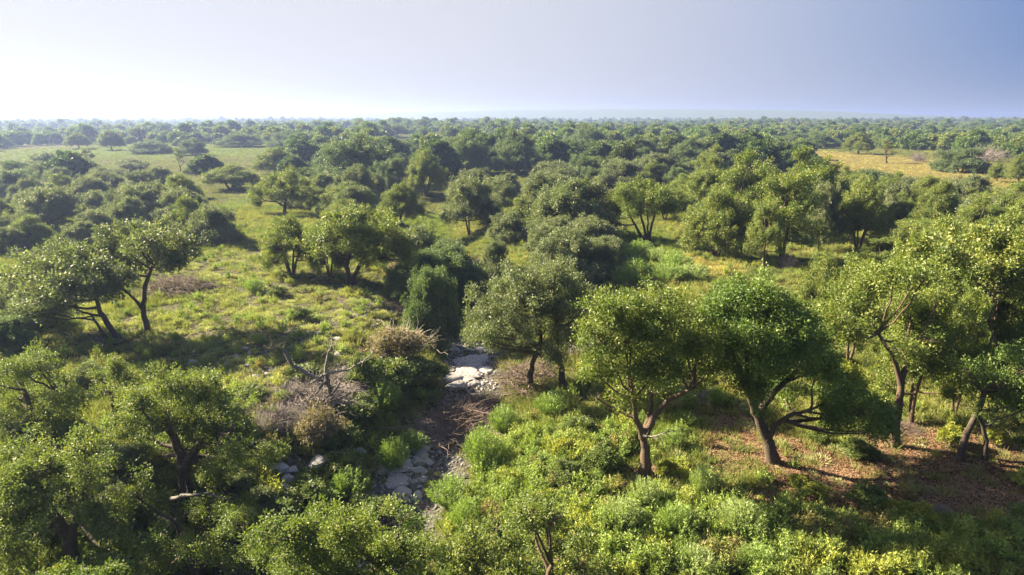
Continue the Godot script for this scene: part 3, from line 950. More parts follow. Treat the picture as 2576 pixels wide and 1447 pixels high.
func mid_trees() -> void:
	#        key  seed  h    w   low count flat stems lean leaves  kit density sprays clump
	variant("spread", 31, 7.5, 9.5, 1.9, 26, 0.8, 1, 0.2, "leaf", "mid", 1.05, 6, 0.45)
	variant("spread_grey", 32, 7.0, 9.0, 1.7, 25, 0.8, 2, 0.35, "leaf_grey", "mid_grey", 1.0, 6, 0.45)
	variant("many_stems", 33, 7.5, 8.5, 1.4, 26, 0.8, 4, 0.4, "leaf", "mid", 1.05, 6, 0.45)
	variant("bushy", 34, 6.0, 9.0, 0.2, 24, 0.8, 3, 0.5, "leaf_grey", "mid_grey", 1.1, 6, 0.45)
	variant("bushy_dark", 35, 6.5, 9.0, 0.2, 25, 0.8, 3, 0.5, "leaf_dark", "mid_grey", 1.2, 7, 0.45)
	variant("tall", 36, 9.5, 7.5, 2.2, 24, 0.8, 2, 0.25, "leaf_light", "mid", 1.0, 6, 0.45)
	variant("slender", 37, 8.0, 4.5, 3.0, 11, 0.45, 1, 0.1, "leaf", "mid", 1.0, 5, 0.4)
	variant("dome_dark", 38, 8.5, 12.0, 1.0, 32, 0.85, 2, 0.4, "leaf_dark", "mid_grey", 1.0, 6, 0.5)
	variant("light", 39, 8.5, 9.5, 0.8, 28, 0.85, 3, 0.35, "leaf_light", "mid", 1.0, 6, 0.45)
	rng.seed = 500
	var rows := [
		# right, behind the litter slope
		[2290, 1066, 2230, 2420, 720, "tall", "slim oak with reddish lit trunk just behind the tall slim trunked oak"],
		[2400, 1042, 2330, 2470, 730, "tall", "oak with an upright trunk behind the crooked two stemmed oak"],
		[2135, 918, 2045, 2215, 645, "tall", "oak with a thin reddish trunk behind the curved trunk oak"],
		[2305, 900, 2185, 2420, 570, "light", "broad pale green oak behind the tall slim trunked oak"],
		[2500, 880, 2400, 2640, 560, "light", "broad pale green oak whose crown closes over the long leaning trunk"],
		[2060, 830, 1990, 2140, 640, "many_stems", "sparse oak with pale straw coloured ground showing behind it"],
		# right middle stand
		[1966, 657, 1850, 2030, 430, "tall", "tall oak with twin dark stems at the back of the golden grass"],
		[2060, 632, 2005, 2106, 455, "spread_grey", "blue green oak with a vase of stems in the shaded glade"],
		[2133, 617, 2100, 2165, 445, "slender", "thin straight oak with a sparse top in the shaded glade"],
		[2158, 632, 2112, 2246, 448, "many_stems", "oak forking near the ground at the far side of the shaded glade"],
		[2355, 582, 2290, 2402, 452, "many_stems", "dense oak with a cluster of dark stems at the end of the shaded glade"],
		[1920, 672, 1838, 1946, 500, "tall", "pale hanging oak at the corner of the golden grass patch"],
		[1800, 648, 1695, 1860, 470, "many_stems", "wide grey green oak behind the golden grass patch"],
		[1880, 592, 1765, 2000, 395, "light", "large pale green oak rising behind the twin stemmed tall oak"],
		[2020, 562, 1930, 2135, 384, "light", "round topped pale green oak on the near side of the golden clearing"],
		[1775, 560, 1685, 1830, 405, "light", "pale green oak behind the umbrella shaped oak"],
		[2250, 560, 2208, 2304, 440, "bushy", "low oak thicket at the near edge of the golden clearing"],
		[2455, 602, 2380, 2535, 478, "bushy", "grey green oak thicket below the golden clearing"],
		[2556, 622, 2496, 2640, 470, "light", "pale green oak beside the bare sandy patch"],
		[2200, 500, 2150, 2250, 420, "bushy_dark", "dark oak scrub in front of the golden clearing"],
		# golden clearing
		[2160, 388, 2122, 2198, 338, "spread", "dome crowned oak alone on a stout trunk in the golden clearing"],
		[2230, 411, 2203, 2257, 353, "slender", "small pear shaped oak alone in the golden clearing"],
		[2415, 434, 2358, 2482, 366, "bushy_dark", "dense dark oak clump crossing the golden clearing"],
		[2508, 458, 2484, 2534, 412, "spread", "small round oak at the sunny end of the golden clearing"],
		[2562, 464, 2530, 2600, 396, "spread", "larger oak at the sunny end of the golden clearing"],
		[1862, 378, 1852, 1876, 350, "slender", "very small columnar tree at the end of the golden clearing"],
		[1910, 378, 1893, 1930, 334, "slender", "slim young oak before the dark tree row of the clearing"],
		[1936, 379, 1918, 1952, 346, "spread", "low young oak before the dark tree row of the clearing"],
		[2000, 371, 1950, 2040, 332, "dome_dark", "dark oak in the row along the far edge of the golden clearing"],
		[2060, 372, 2010, 2112, 334, "dome_dark", "dark spreading oak in the row along the far edge of the golden clearing"],
		# scrub on the lower bank
		[60, 1125, -30, 130, 1050, "bushy", "low oak scrub beneath the rounded oak thicket"],
		[190, 1130, 120, 270, 1045, "bushy", "low oak scrub between the rounded thicket and the small upright oak"],
		[330, 1200, 250, 420, 1110, "bushy", "low oak scrub under the lichen oak's inner crown"],
		[560, 1250, 480, 650, 1170, "bushy", "low oak scrub under the lichen oak's outer crown"],
		[640, 1310, 560, 730, 1220, "bushy", "low oak scrub between the hollow and the shaded boulders"],
		[300, 1320, 210, 390, 1220, "bushy", "low oak scrub between the slanting trunk and the dark hollow"],
		[690, 1420, 610, 780, 1330, "bushy", "low oak scrub at the edge of the sunlit oak crown"],
		[420, 1080, 350, 500, 1000, "bushy", "low oak scrub behind the lichen oak"],
		[560, 1090, 500, 640, 1010, "bushy", "low oak scrub behind the lichen oak's fork"],
		[110, 1230, 20, 200, 1140, "bushy", "low oak scrub behind the large slanting oak"],
		[230, 980, 180, 300, 905, "bushy", "low oak scrub behind the small upright oak"],
		# centre
		[1425, 705, 1275, 1500, 556, "bushy", "grey green oak mound behind the spreading oak of the creek"],
		[1505, 700, 1440, 1565, 585, "bushy", "oak mound with bare grey twigs beside the bright weeds"],
		[1245, 700, 1198, 1296, 590, "bushy", "olive yellow oak mound beside the brown brush of the creek"],
		[1440, 600, 1300, 1580, 425, "bushy", "very broad grey green oak mound in the middle of the valley"],
		[1360, 560, 1300, 1440, 415, "bushy", "tall shoulder of oaks behind the very broad oak mound"],
		[1182, 590, 1128, 1290, 440, "spread_grey", "grey green oak with one stem between green lawn and upper creek"],
		[1090, 872, 1010, 1172, 650, "bushy_dark", "dense dark thicket hanging over the creek bed"],
		[1010, 770, 958, 1075, 668, "bushy_dark", "smaller dark thicket next to the two stemmed oak"],
		[1006, 566, 940, 1062, 468, "spread", "neat round oak with a short trunk beside the green lawn"],
		[1073, 506, 1024, 1132, 374, "many_stems", "upright oak with two thin stems behind the green lawn"],
		[830, 702, 770, 862, 545, "many_stems", "thin stemmed oak clump next to the slanting stem oak"],
		[735, 694, 640, 800, 540, "many_stems", "loose oak clump with many thin stems on pale grass"],
		[890, 562, 800, 950, 452, "bushy", "pale grey oak mound behind the two stemmed oak"],
		[905, 515, 845, 950, 398, "bushy", "pale crowned oak in front of the large dark domed oak"],
		[900, 470, 765, 1012, 345, "dome_dark", "large dark domed oak standing above its neighbours"],
		[985, 482, 930, 1022, 390, "bushy_dark", "dark oak at the foot of the large dark domed oak"],
		[1166, 438, 1112, 1276, 338, "dome_dark", "very wide dark oak with a thick trunk behind the small lawn"],
		[1300, 434, 1240, 1385, 332, "dome_dark", "dark oak with hanging shade next to the very wide dark oak"],
		[1235, 428, 1206, 1266, 400, "bushy_dark", "round dark shrub oak at the back of the small lawn"],
		[1350, 430, 1318, 1400, 390, "bushy_dark", "round dark shrub oak beside the small lawn and the oak mound"],
		[1480, 395, 1408, 1545, 316, "dome_dark", "high dark domed oak on the wooded rise"],
		[1400, 470, 1320, 1480, 395, "bushy", "mixed grey oak mound below the wooded rise"],
		[1560, 470, 1490, 1640, 390, "bushy", "brownish oak thicket below the wooded rise"],
		[1640, 455, 1570, 1720, 375, "bushy", "mid green oak thicket with dead twigs below the wooded rise"],
		[1600, 420, 1530, 1680, 345, "dome_dark", "dark oak thicket on the shoulder of the wooded rise"],
		[1735, 420, 1670, 1790, 350, "dome_dark", "dark oak on the shoulder of the wooded rise facing the golden clearing"],
		[1790, 470, 1730, 1850, 372, "light", "pale oak between the wooded rise and the golden clearing"],
		# left
		[535, 612, 490, 652, 500, "bushy", "wind swept oak leaning over dark undergrowth by the ride"],
		[480, 606, 430, 545, 490, "many_stems", "tall oak clump behind the wind swept oak"],
		[382, 563, 265, 436, 457, "spread_grey", "broad grey oak with a dark stem behind the straight trunk oak"],
		[138, 580, 35, 202, 467, "spread_grey", "wide grey oak with a thin dark trunk over a lit gap"],
		[205, 618, 155, 262, 548, "bushy", "olive oak mound behind the leaning oak"],
		[80, 628, 10, 130, 540, "many_stems", "grey oak with a rusty thin trunk behind the leaning oak"],
		[25, 640, -40, 70, 560, "bushy", "grey oak mound at the back of the leaning oak"],
		[60, 820, -50, 150, 700, "bushy", "shaded blue grey thicket under the leaning oak"],
		[20, 900, -60, 90, 790, "bushy_dark", "shaded dark thicket below the leaning oak"],
		[40, 500, -40, 96, 420, "bushy_dark", "low dark oak mass before the green meadow"],
		[150, 500, 90, 200, 436, "bushy", "dusky oak thicket next to the low dark oak mass"],
		[395, 478, 338, 452, 411, "bushy", "round grey oak bush near the slender meadow tree"],
		[275, 490, 225, 335, 420, "bushy", "dusky oak thicket between the meadow and the broad grey oak"],
		[335, 440, 265, 400, 395, "bushy", "low oak thicket at the near edge of the green meadow"],
		[115, 424, 68, 153, 376, "bushy", "single round oak bush in the green meadow"],
		[222, 430, 198, 245, 374, "slender", "upright little oak at the near side of the green meadow"],
		[455, 434, 440, 472, 374, "slender", "slender young tree in the green meadow"],
		[583, 476, 515, 668, 414, "many_stems", "flat topped oak with fanned stems past the grassy ride"],
		[490, 436, 466, 530, 398, "bushy", "small grey oak bush near the slender meadow tree and lawn"],
		[690, 440, 625, 742, 376, "spread", "oak beside the large dark domed oak at the meadow edge"],
		[200, 374, 162, 233, 336, "spread", "oak at the back of the green meadow with a lone small tree before it"],
		[282, 378, 248, 318, 331, "spread", "taller round oak at the back of the green meadow"],
		[380, 385, 322, 440, 355, "dome_dark", "long dark oak clump standing in the green meadow"],
		[484, 390, 445, 522, 350, "dome_dark", "rounded dark oak at the middle of the green meadow"],
		[605, 369, 540, 668, 334, "dome_dark", "broad hazy oak clump behind the green meadow"],
		[720, 374, 676, 768, 330, "dome_dark", "hazy oak clump between the meadow and the large dark domed oak"],
		[905, 332, 880, 932, 300, "spread", "hazy round oak on a far green strip"],
		[1000, 345, 960, 1036, 312, "spread", "hazy oak pair above the far green strip"],
		[1062, 330, 1042, 1086, 302, "spread", "small hazy oak above the far green strip"],
	]
	for r in rows:
		plant_oak(r)

# Oak thickets behind the trees told apart above: [px, py, half width, half height, label, variants]
func thickets() -> void:
	rng.seed = 640
	for t in [
		[100, 560, 210, 100, "grey oak crowded in the thicket behind the leaning oak", ["bushy", "spread_grey", "many_stems"]],
		[340, 530, 150, 60, "oak of the thicket between broad grey oak and grassy ride", ["bushy", "spread_grey", "many_stems"]],
		[130, 485, 190, 35, "dusky oak of the thicket before the green meadow", ["bushy", "bushy_dark", "spread_grey"]],
		[850, 530, 110, 60, "oak of the thicket behind the two stemmed oak", ["bushy", "spread", "many_stems"]],
		[1350, 540, 220, 80, "oak crowded around the very broad oak mound", ["bushy", "spread_grey", "many_stems"]],
		[1440, 660, 130, 40, "oak crowded behind the spreading creek oak", ["bushy", "spread_grey"]],
		[1830, 540, 170, 70, "pale oak of the stand behind the golden grass patch", ["light", "tall", "many_stems"]],
		[2110, 530, 190, 50, "oak of the stand between shaded glade and golden clearing", ["light", "bushy", "spread_grey"]],
		[2420, 570, 170, 60, "pale oak of the stand below the golden clearing", ["light", "bushy", "many_stems"]],
		[2400, 720, 200, 110, "pale green oak of the stand behind the litter slope", ["light", "tall", "light"]],
		[900, 430, 150, 50, "dark oak crowded around the large dark domed oak", ["dome_dark", "bushy_dark"]],
		[1580, 430, 240, 50, "oak of the thicket below the wooded rise", ["bushy", "bushy_dark", "spread"]],
		[1320, 395, 170, 30, "dark oak crowded beside the very wide dark oak", ["dome_dark", "bushy_dark"]],
		[1090, 700, 60, 90, "dark thicket oak along the upper creek", ["bushy_dark", "bushy"]],
	]:
		var tries := 0
		var set_ := 0
		while tries < 60 and set_ < 11:
			tries += 1
			var a := rng.randf() * TAU
			var q := sqrt(rng.randf())
			var p := ground_at(t[0] + cos(a) * q * t[2], t[1] + sin(a) * q * t[3])
			var w := rng.randf_range(5.0, 8.5)
			var clear := not in_clearing(p.x, p.z)
			for o in taken:
				if Vector2(p.x - o.x, p.z - o.y).length() < (o.z + w * 0.5) * 0.62:
					clear = false
					break
			if not clear:
				continue
			set_ += 1
			var key: String = t[5][rng.randi() % t[5].size()]
			var pr: Array = protos[key]
			var o := copy_of(pr[0], t[4], "tree", "oaks" + str(t[4]).substr(str(t[4]).find("oak") + 3))
			set_tree(o, p, w / pr[1], w * rng.randf_range(0.6, 0.85) / pr[2])
			taken.append(Vector3(p.x, p.z, w * 0.5))

func shrubs() -> void:
	shrub_proto("leafy", "leafy_shrub", 61, "herb", "shrub", [[Vector3(0, 0.6, 0), 0.3], [Vector3(0.25, 0.42, 0.1), 0.25], [Vector3(-0.24, 0.45, 0.08), 0.26], [Vector3(0.05, 0.4, -0.26), 0.24], [Vector3(0.02, 0.35, 0.27), 0.23]], 16.0, 4, 0.07)
	shrub_proto("yellow", "yellow_shrub", 62, "herb", "yellow", [[Vector3(0.05, 0.6, 0), 0.24], [Vector3(0.3, 0.5, 0.1), 0.2], [Vector3(-0.28, 0.48, 0.05), 0.22], [Vector3(0.02, 0.45, -0.28), 0.2], [Vector3(-0.06, 0.4, 0.28), 0.2]], 15.0, 3, 0.06)
	shrub_proto("tan", "dry_shrub", 63, "dry", "tan", [[Vector3(0, 0.55, 0), 0.32], [Vector3(0.25, 0.4, 0.1), 0.25], [Vector3(-0.24, 0.4, 0.08), 0.26], [Vector3(0.05, 0.35, -0.22), 0.24]], 15.0, 4, 0.08)
	shrub_proto("rust", "dry_shrub", 64, "dry", "rust", [[Vector3(0, 0.55, 0), 0.32], [Vector3(0.25, 0.4, 0.1), 0.25], [Vector3(-0.24, 0.4, 0.08), 0.26], [Vector3(0.05, 0.35, -0.22), 0.24]], 10.0, 3, 0.08)
	feather_proto("feather", 65, "herb", 170, Color(0.22, 0.31, 0.08))
	feather_proto("feather_pale", 66, "herb", 150, Color(0.27, 0.34, 0.13))
	brush_proto("heap", "brush_pile", 68, "brush_brown", 420, 0.08, 0.022)
	brush_proto("heap_grey", "brush_pile", 69, "brush_grey", 380, 0.12, 0.02)
	brush_proto("dead_fan", "dead_shrub", 70, "brush_pale", 110, 0.8, 0.008)
	brush_proto("dead_grey", "dead_shrub", 71, "brush_grey", 260, 0.7, 0.015)
	rng.seed = 700
	var F := "bush"
	for r in [
		[1385, 1042, 92, 62, "feather", "round feathery light green bush alone beside the spreading creek oak", F],
		[1215, 1180, 110, 120, "feather", "tall feathery bush with a sunlit top at the creek edge", F],
		[1265, 1085, 80, 74, "feather", "deeper green feathery bush behind the tall creek edge bush", F],
		[1130, 1270, 120, 80, "feather", "wide feathery bush right beside the bare creek slab", F],
		[1170, 1330, 90, 90, "feather", "feathery bush below the wide bush of the creek slab", F],
		[1618, 1275, 92, 84, "feather_pale", "silvery feathery bush directly before the thick forked trunk", F],
		[1765, 1240, 70, 84, "feather_pale", "silvery feathery bush between the forked oak and the litter slope", F],
		[1860, 1340, 130, 95, "feather_pale", "large silvery feathery bush at the low edge of the litter slope", F],
		[1700, 1345, 120, 90, "feather", "broad feathery bush among yellow flowering weeds", F],
		[1560, 1330, 110, 95, "feather_pale", "silvery bush touching the olive green oak crown", F],
		[1900, 1440, 120, 80, "feather", "fresh green feathery bush lowest on the weedy slope", F],
		[1750, 1440, 120, 70, "feather_pale", "pale feathery bush behind the fresh green lowest bush", F],
		[990, 1180, 90, 90, "feather", "green feathery bush above the bare creek slab", F],
		[960, 1030, 110, 80, "feather", "dark green bush between the dead tree and the brush pile", F],
		[640, 735, 60, 40, "feather", "pale green feathery bush alone on the tufted slope", F],
		[700, 745, 50, 30, "leafy", "dark leafy bush on the tufted slope", F],
		[758, 805, 44, 38, "leafy", "single leafy bush on the stony slope above the dead tree", F],
		[1700, 680, 90, 50, "feather", "bright feathery bush in the grass behind the forked oak", F],
		[1600, 690, 80, 46, "feather", "bright feathery bush below the umbrella shaped oak", F],
		[1650, 660, 80, 40, "feather_pale", "pale feathery bush between umbrella oak and golden grass", F],
		[2130, 975, 60, 80, "yellow", "bright yellow shrub behind the dark hanging boughs", F],
		[2050, 905, 60, 70, "leafy", "leafy shrub behind the dark green oak", F],
		[2390, 1125, 70, 70, "yellow", "yellow green shrub beside the crooked two stemmed oak", F],
		[2500, 1120, 60, 50, "yellow", "yellow green shrub behind the crooked two stemmed oak", F],
		[2010, 1225, 56, 40, "yellow", "small yellow shrub at the end of the litter slope", F],
		[2050, 1255, 66, 48, "yellow", "yellow leaved shrub touching the small yellow shrub", F],
		[2180, 1275, 90, 66, "leafy", "loose green shrub in the middle of the litter slope", F],
		[2310, 1320, 100, 68, "yellow", "wide yellow green shrub low on the litter slope", F],
		[2250, 1300, 60, 50, "yellow", "narrow yellow green shrub beside the wide yellow one", F],
		[2060, 1110, 50, 36, "leafy", "tuft of green leaves at the foot of the hanging boughs", F],
		[2155, 1145, 90, 46, "leafy", "low green shrub in the shade of the hanging boughs", F],
		[1380, 1260, 60, 40, "yellow", "bright yellow shrub above the olive green oak crown", F],
		[1420, 1150, 80, 60, "yellow", "yellow flowering shrub among tall weeds by the forked oak", F],
		[1520, 1190, 90, 90, "leafy", "dense green shrub beside the thick forked trunk", F],
		[1430, 1210, 90, 60, "leafy", "rounded green shrub between yellow shrubs", F],
		[1680, 1200, 60, 56, "yellow", "yellow shrub right behind the thick forked trunk", F],
		[1690, 1120, 70, 50, "feather", "feathery bush in the shade of the forked oak", F],
		[1800, 1020, 60, 50, "feather", "feathery bush under the dark green oak crown", F],
		[1460, 1090, 80, 46, "leafy", "spreading green shrub on the tan grass by the creek oak", F],
		[920, 985, 90, 110, "leafy", "leafy green bush growing through the dead tree", F],
		[1050, 960, 130, 70, "leafy", "wide dark leafy bush at the rim of the creek bed", F],
		[870, 1120, 80, 60, "leafy", "leafy bush in the blue shade below the dead tree", F],
		[800, 1280, 110, 60, "feather", "shaded feathery bush near the grey boulders", F],
		[880, 1240, 110, 70, "feather", "shaded feathery bush between boulders and creek slab", F],
		[700, 1300, 110, 60, "leafy", "shaded leafy bush next to the dark hollow", F],
		[640, 1000, 70, 36, "leafy", "leafy bush at the head of the shaded bank", F],
		[1560, 655, 90, 50, "feather", "bright feathery bush at the edge of the oak mound with grey twigs", F],
		[1680, 705, 100, 46, "feather", "bright feathery bush right behind the forked oak's crown", F],
		[1740, 700, 90, 40, "feather_pale", "pale feathery bush before the golden grass patch", F],
		[1610, 640, 70, 40, "feather", "bright feathery bush in the shade edge of the umbrella oak", F],
		[1570, 715, 80, 50, "feather", "bright feathery bush beside the spreading creek oak", F],
		[905, 1060, 110, 70, "leafy", "leafy green bush at the foot of the fallen dead tree", F],
		[1035, 1130, 90, 50, "feather", "small green bush below the grey wing of the brush pile", F],
		[860, 1185, 100, 60, "leafy", "leafy green bush between tan shrub and shaded boulders", F],
		[770, 1255, 110, 60, "leafy", "leafy green bush below the shaded boulders", F],
		[930, 1300, 120, 60, "leafy", "leafy green bush at the creek behind the sunlit oak crown", F],
		[660, 1150, 80, 50, "leafy", "leafy green bush under the lichen oak's long limb", F],
		[1080, 1010, 60, 34, "leafy", "low leafy bush where the brush pile meets the rock", F],
		[980, 970, 120, 80, "leafy", "dense green bush in front of the tan dry shrub", F],
		[760, 960, 90, 50, "leafy", "green bush behind the dark broken arm of the dead tree", F],
		[860, 960, 180, 56, "heap_grey", "low grey tangle of boughs under the long pale arm of the dead tree", "brush pile"],
		[740, 1000, 150, 60, "heap_grey", "low grey tangle of boughs at the dark arm of the dead tree", "brush pile"],
		[640, 1050, 120, 44, "heap", "brown tangle at the head of the shaded bank", "brush pile"],
		[1120, 1062, 180, 50, "heap", "dark brush heap on the upstream side of the brush dam", "brush pile"],
		[1000, 915, 150, 110, "tan", "rounded tan dry shrub beneath the pale dead branches", "shrub"],
		[800, 1118, 120, 110, "tan", "feathery tan dry shrub below the fallen dead tree", "shrub"],
		[1185, 712, 70, 60, "rust", "rusty dry shrub at the creek behind the dark thicket", "shrub"],
		[1190, 770, 50, 60, "rust", "rusty dry shrub hanging between thicket and spreading oak", "shrub"],
		[1010, 700, 90, 50, "tan", "greyish dry shrub near the slanting stem oak", "shrub"],
		[1005, 895, 210, 100, "dead_fan", "dead shrub with pale bare branches fanned above a tan shrub", "shrub"],
		[2310, 408, 44, 32, "dead_grey", "bare grey shrub lying in the golden clearing", "shrub"],
		[2480, 405, 100, 44, "dead_grey", "bare grey thicket behind the dense dark clump of the clearing", "shrub"],
		[2250, 360, 90, 24, "dead_grey", "bare grey tangle in the trees behind the golden clearing", "shrub"],
		[660, 1085, 90, 60, "dead_grey", "purple grey bare shrub beside the forked lichen oak", "shrub"],
		[590, 1440, 90, 50, "dead_grey", "bare twiggy shrub at the lower edge of the dark hollow", "shrub"],
		[1980, 672, 60, 36, "dead_grey", "bare grey shrub at the foot of the twin stemmed tall oak", "shrub"],
		[450, 728, 150, 60, "heap", "dark purplish brown brush pile behind the straight trunk oak", "brush pile"],
		[1140, 1082, 230, 84, "heap", "large dark brush pile damming the creek bed", "brush pile"],
		[1060, 1085, 150, 40, "heap_grey", "grey outer wing of the creek brush pile", "brush pile"],
		[1215, 1030, 160, 28, "heap", "low brush pile between white stones and the creek oak", "brush pile"],
		[1345, 965, 190, 90, "heap", "brush pile heaped at the foot of the spreading creek oak", "brush pile"],
		[1455, 880, 90, 60, "heap_grey", "pale brush pile behind the spreading creek oak", "brush pile"],
		[1190, 680, 100, 56, "heap", "purplish brush pile by the olive yellow oak mound", "brush pile"],
		[1000, 775, 150, 44, "heap", "dark brown brush pile at the foot of the smaller dark thicket", "brush pile"],
		[790, 1015, 190, 90, "heap_grey", "grey tangle of dead boughs around the fallen tree", "brush pile"],
		[700, 1060, 120, 70, "heap_grey", "purple grey tangle on the shaded bank below the fallen tree", "brush pile"],
		[2280, 1082, 70, 28, "heap", "small brown brush heap beside the tall slim trunked oak", "brush pile"],
		[2370, 1290, 60, 24, "heap_grey", "small heap of pale sticks on the litter slope", "brush pile"],
		[1770, 1010, 80, 60, "heap_grey", "grey brush pile between forked oak and curved trunk oak", "brush pile"],
		[2170, 462, 60, 26, "heap", "dark brush heap before the golden clearing", "brush pile"],
		[1985, 400, 30, 10, "heap", "small dark brush heap in the far end of the clearing", "brush pile"],
	]:
		plant(r)

	dead_tree()
	stones()
	sticks()

func dead_tree() -> void:
	rng.seed = 801
	var p := ground_at(842, 1045)
	var o := thing("dead_tree", "fallen bleached dead tree with twisted bare arms on the bank", "tree")
	o.position = p
	for s in [["trunk", [[842, 1048, 0], [836, 1010, 0], [828, 975, 0.1], [820, 940, 0.2]], 0.2, 0.13, "bark_grey"], ["limb", [[820, 940, 0.2], [822, 905, 0.2], [830, 880, 0.1], [835, 866, 0]], 0.12, 0.05, "dead_wood"],
		["limb", [[820, 941, 0.2], [850, 934, 0.4], [885, 928, 0.5], [915, 908, 0.6], [940, 884, 0.6]], 0.1, 0.03, "dead_wood"], ["limb", [[826, 965, 0.1], [795, 950, 0], [770, 940, -0.1], [738, 920, -0.2], [712, 880, -0.2]], 0.17, 0.13, "bark_grey"],
		["limb", [[712, 884, -0.2], [700, 877, -0.2], [672, 876, -0.2]], 0.08, 0.02, "bark_dark"], ["limb", [[824, 950, 0.1], [800, 985, 0.5], [780, 1000, 0.8], [760, 1040, 1.0]], 0.09, 0.03, "bark_grey"], ["limb", [[838, 1010, 0.1], [870, 1020, 0.6], [880, 1000, 0.8]], 0.07, 0.02, "dead_wood"],
		["limb", [[818, 940, 0.2], [800, 952, 0.5], [782, 965, 0.7]], 0.09, 0.06, "dead_wood"], ["limb", [[835, 990, 0.2], [855, 965, 0.4], [868, 950, 0.4]], 0.06, 0.02, "bark_grey"]]:
		var pts := []
		for q in s[1]:
			pts.append(at_depth(q[0], q[1], p.z + q[2]) - p)
		var fine := []
		for k in pts.size() - 1:
			for j in 4:
				fine.append(pts[k].lerp(pts[k + 1], j / 4.0) + unit() * 0.035)
		fine.append(pts[-1])
		var t := Tubes.new()
		tube(t, fine, taper(s[2] * 0.75, s[3] * 0.75, fine.size() - 1), 9, 0.1)
		for k in 9:
			var b: Vector3 = fine[rng.randi_range(fine.size() / 2, fine.size() - 1)]
			var e := b + (unit() + Vector3(0, 0.5, 0)) * rng.randf_range(0.25, 0.8)
			tube(t, curve(b, b.lerp(e, 0.5) + unit() * 0.12, e, 4, 0.03), taper(0.022, 0.005, 4), 4)
		part(s[0], tube_mesh(t, M[s[4]]), o)
	# the pale stub on the forked oak and the bare bough in the hollow are boughs of their own
	bough("torn pale dead bough hanging on the thick forked trunk", [1625, 1200], [[1618, 1098, 0.35], [1640, 1100, 0.5], [1665, 1092, 0.6], [1690, 1084, 0.7]], 0.05, "dead_wood", 16)
	bough("bare pale grey bough stretched out over the dark hollow", [500, 1400], [[430, 1258, 0.3], [470, 1245, 0.6], [510, 1244, 0.8], [555, 1250, 0.9]], 0.09, "bark_grey", 8)

func bough(label: String, foot: Array, line: Array, r: float, mat: String, twigs: int) -> void:
	var p := ground_at(foot[0], foot[1])
	var o := thing("dead_bough", label, "branch")
	o.position = p
	var pts := []
	for q in line:
		pts.append(at_depth(q[0], q[1], p.z + q[2]) - p)
	var fine := []
	for k in pts.size() - 1:
		for j in 3:
			fine.append(pts[k].lerp(pts[k + 1], j / 3.0) + unit() * r * 0.4)
	fine.append(pts[-1])
	var t := Tubes.new()
	tube(t, fine, taper(r, r * 0.25, fine.size() - 1), 7, 0.1)
	part("bough", tube_mesh(t, M[mat]), o)
	var w := Tubes.new()
	for k in twigs:
		var b: Vector3 = fine[rng.randi_range(1, fine.size() - 1)]
		var e: Vector3 = b + (unit() + (pts[-1] - pts[0]).normalized() * 0.6) * rng.randf_range(0.25, 0.7)
		tube(w, curve(b, b.lerp(e, 0.5) + unit() * 0.08, e, 4, 0.02), taper(0.016, 0.003, 4), 4)
	var tw := part("twigs", tube_mesh(w, M[mat]), o)
	tw.set_meta("kind", "stuff")

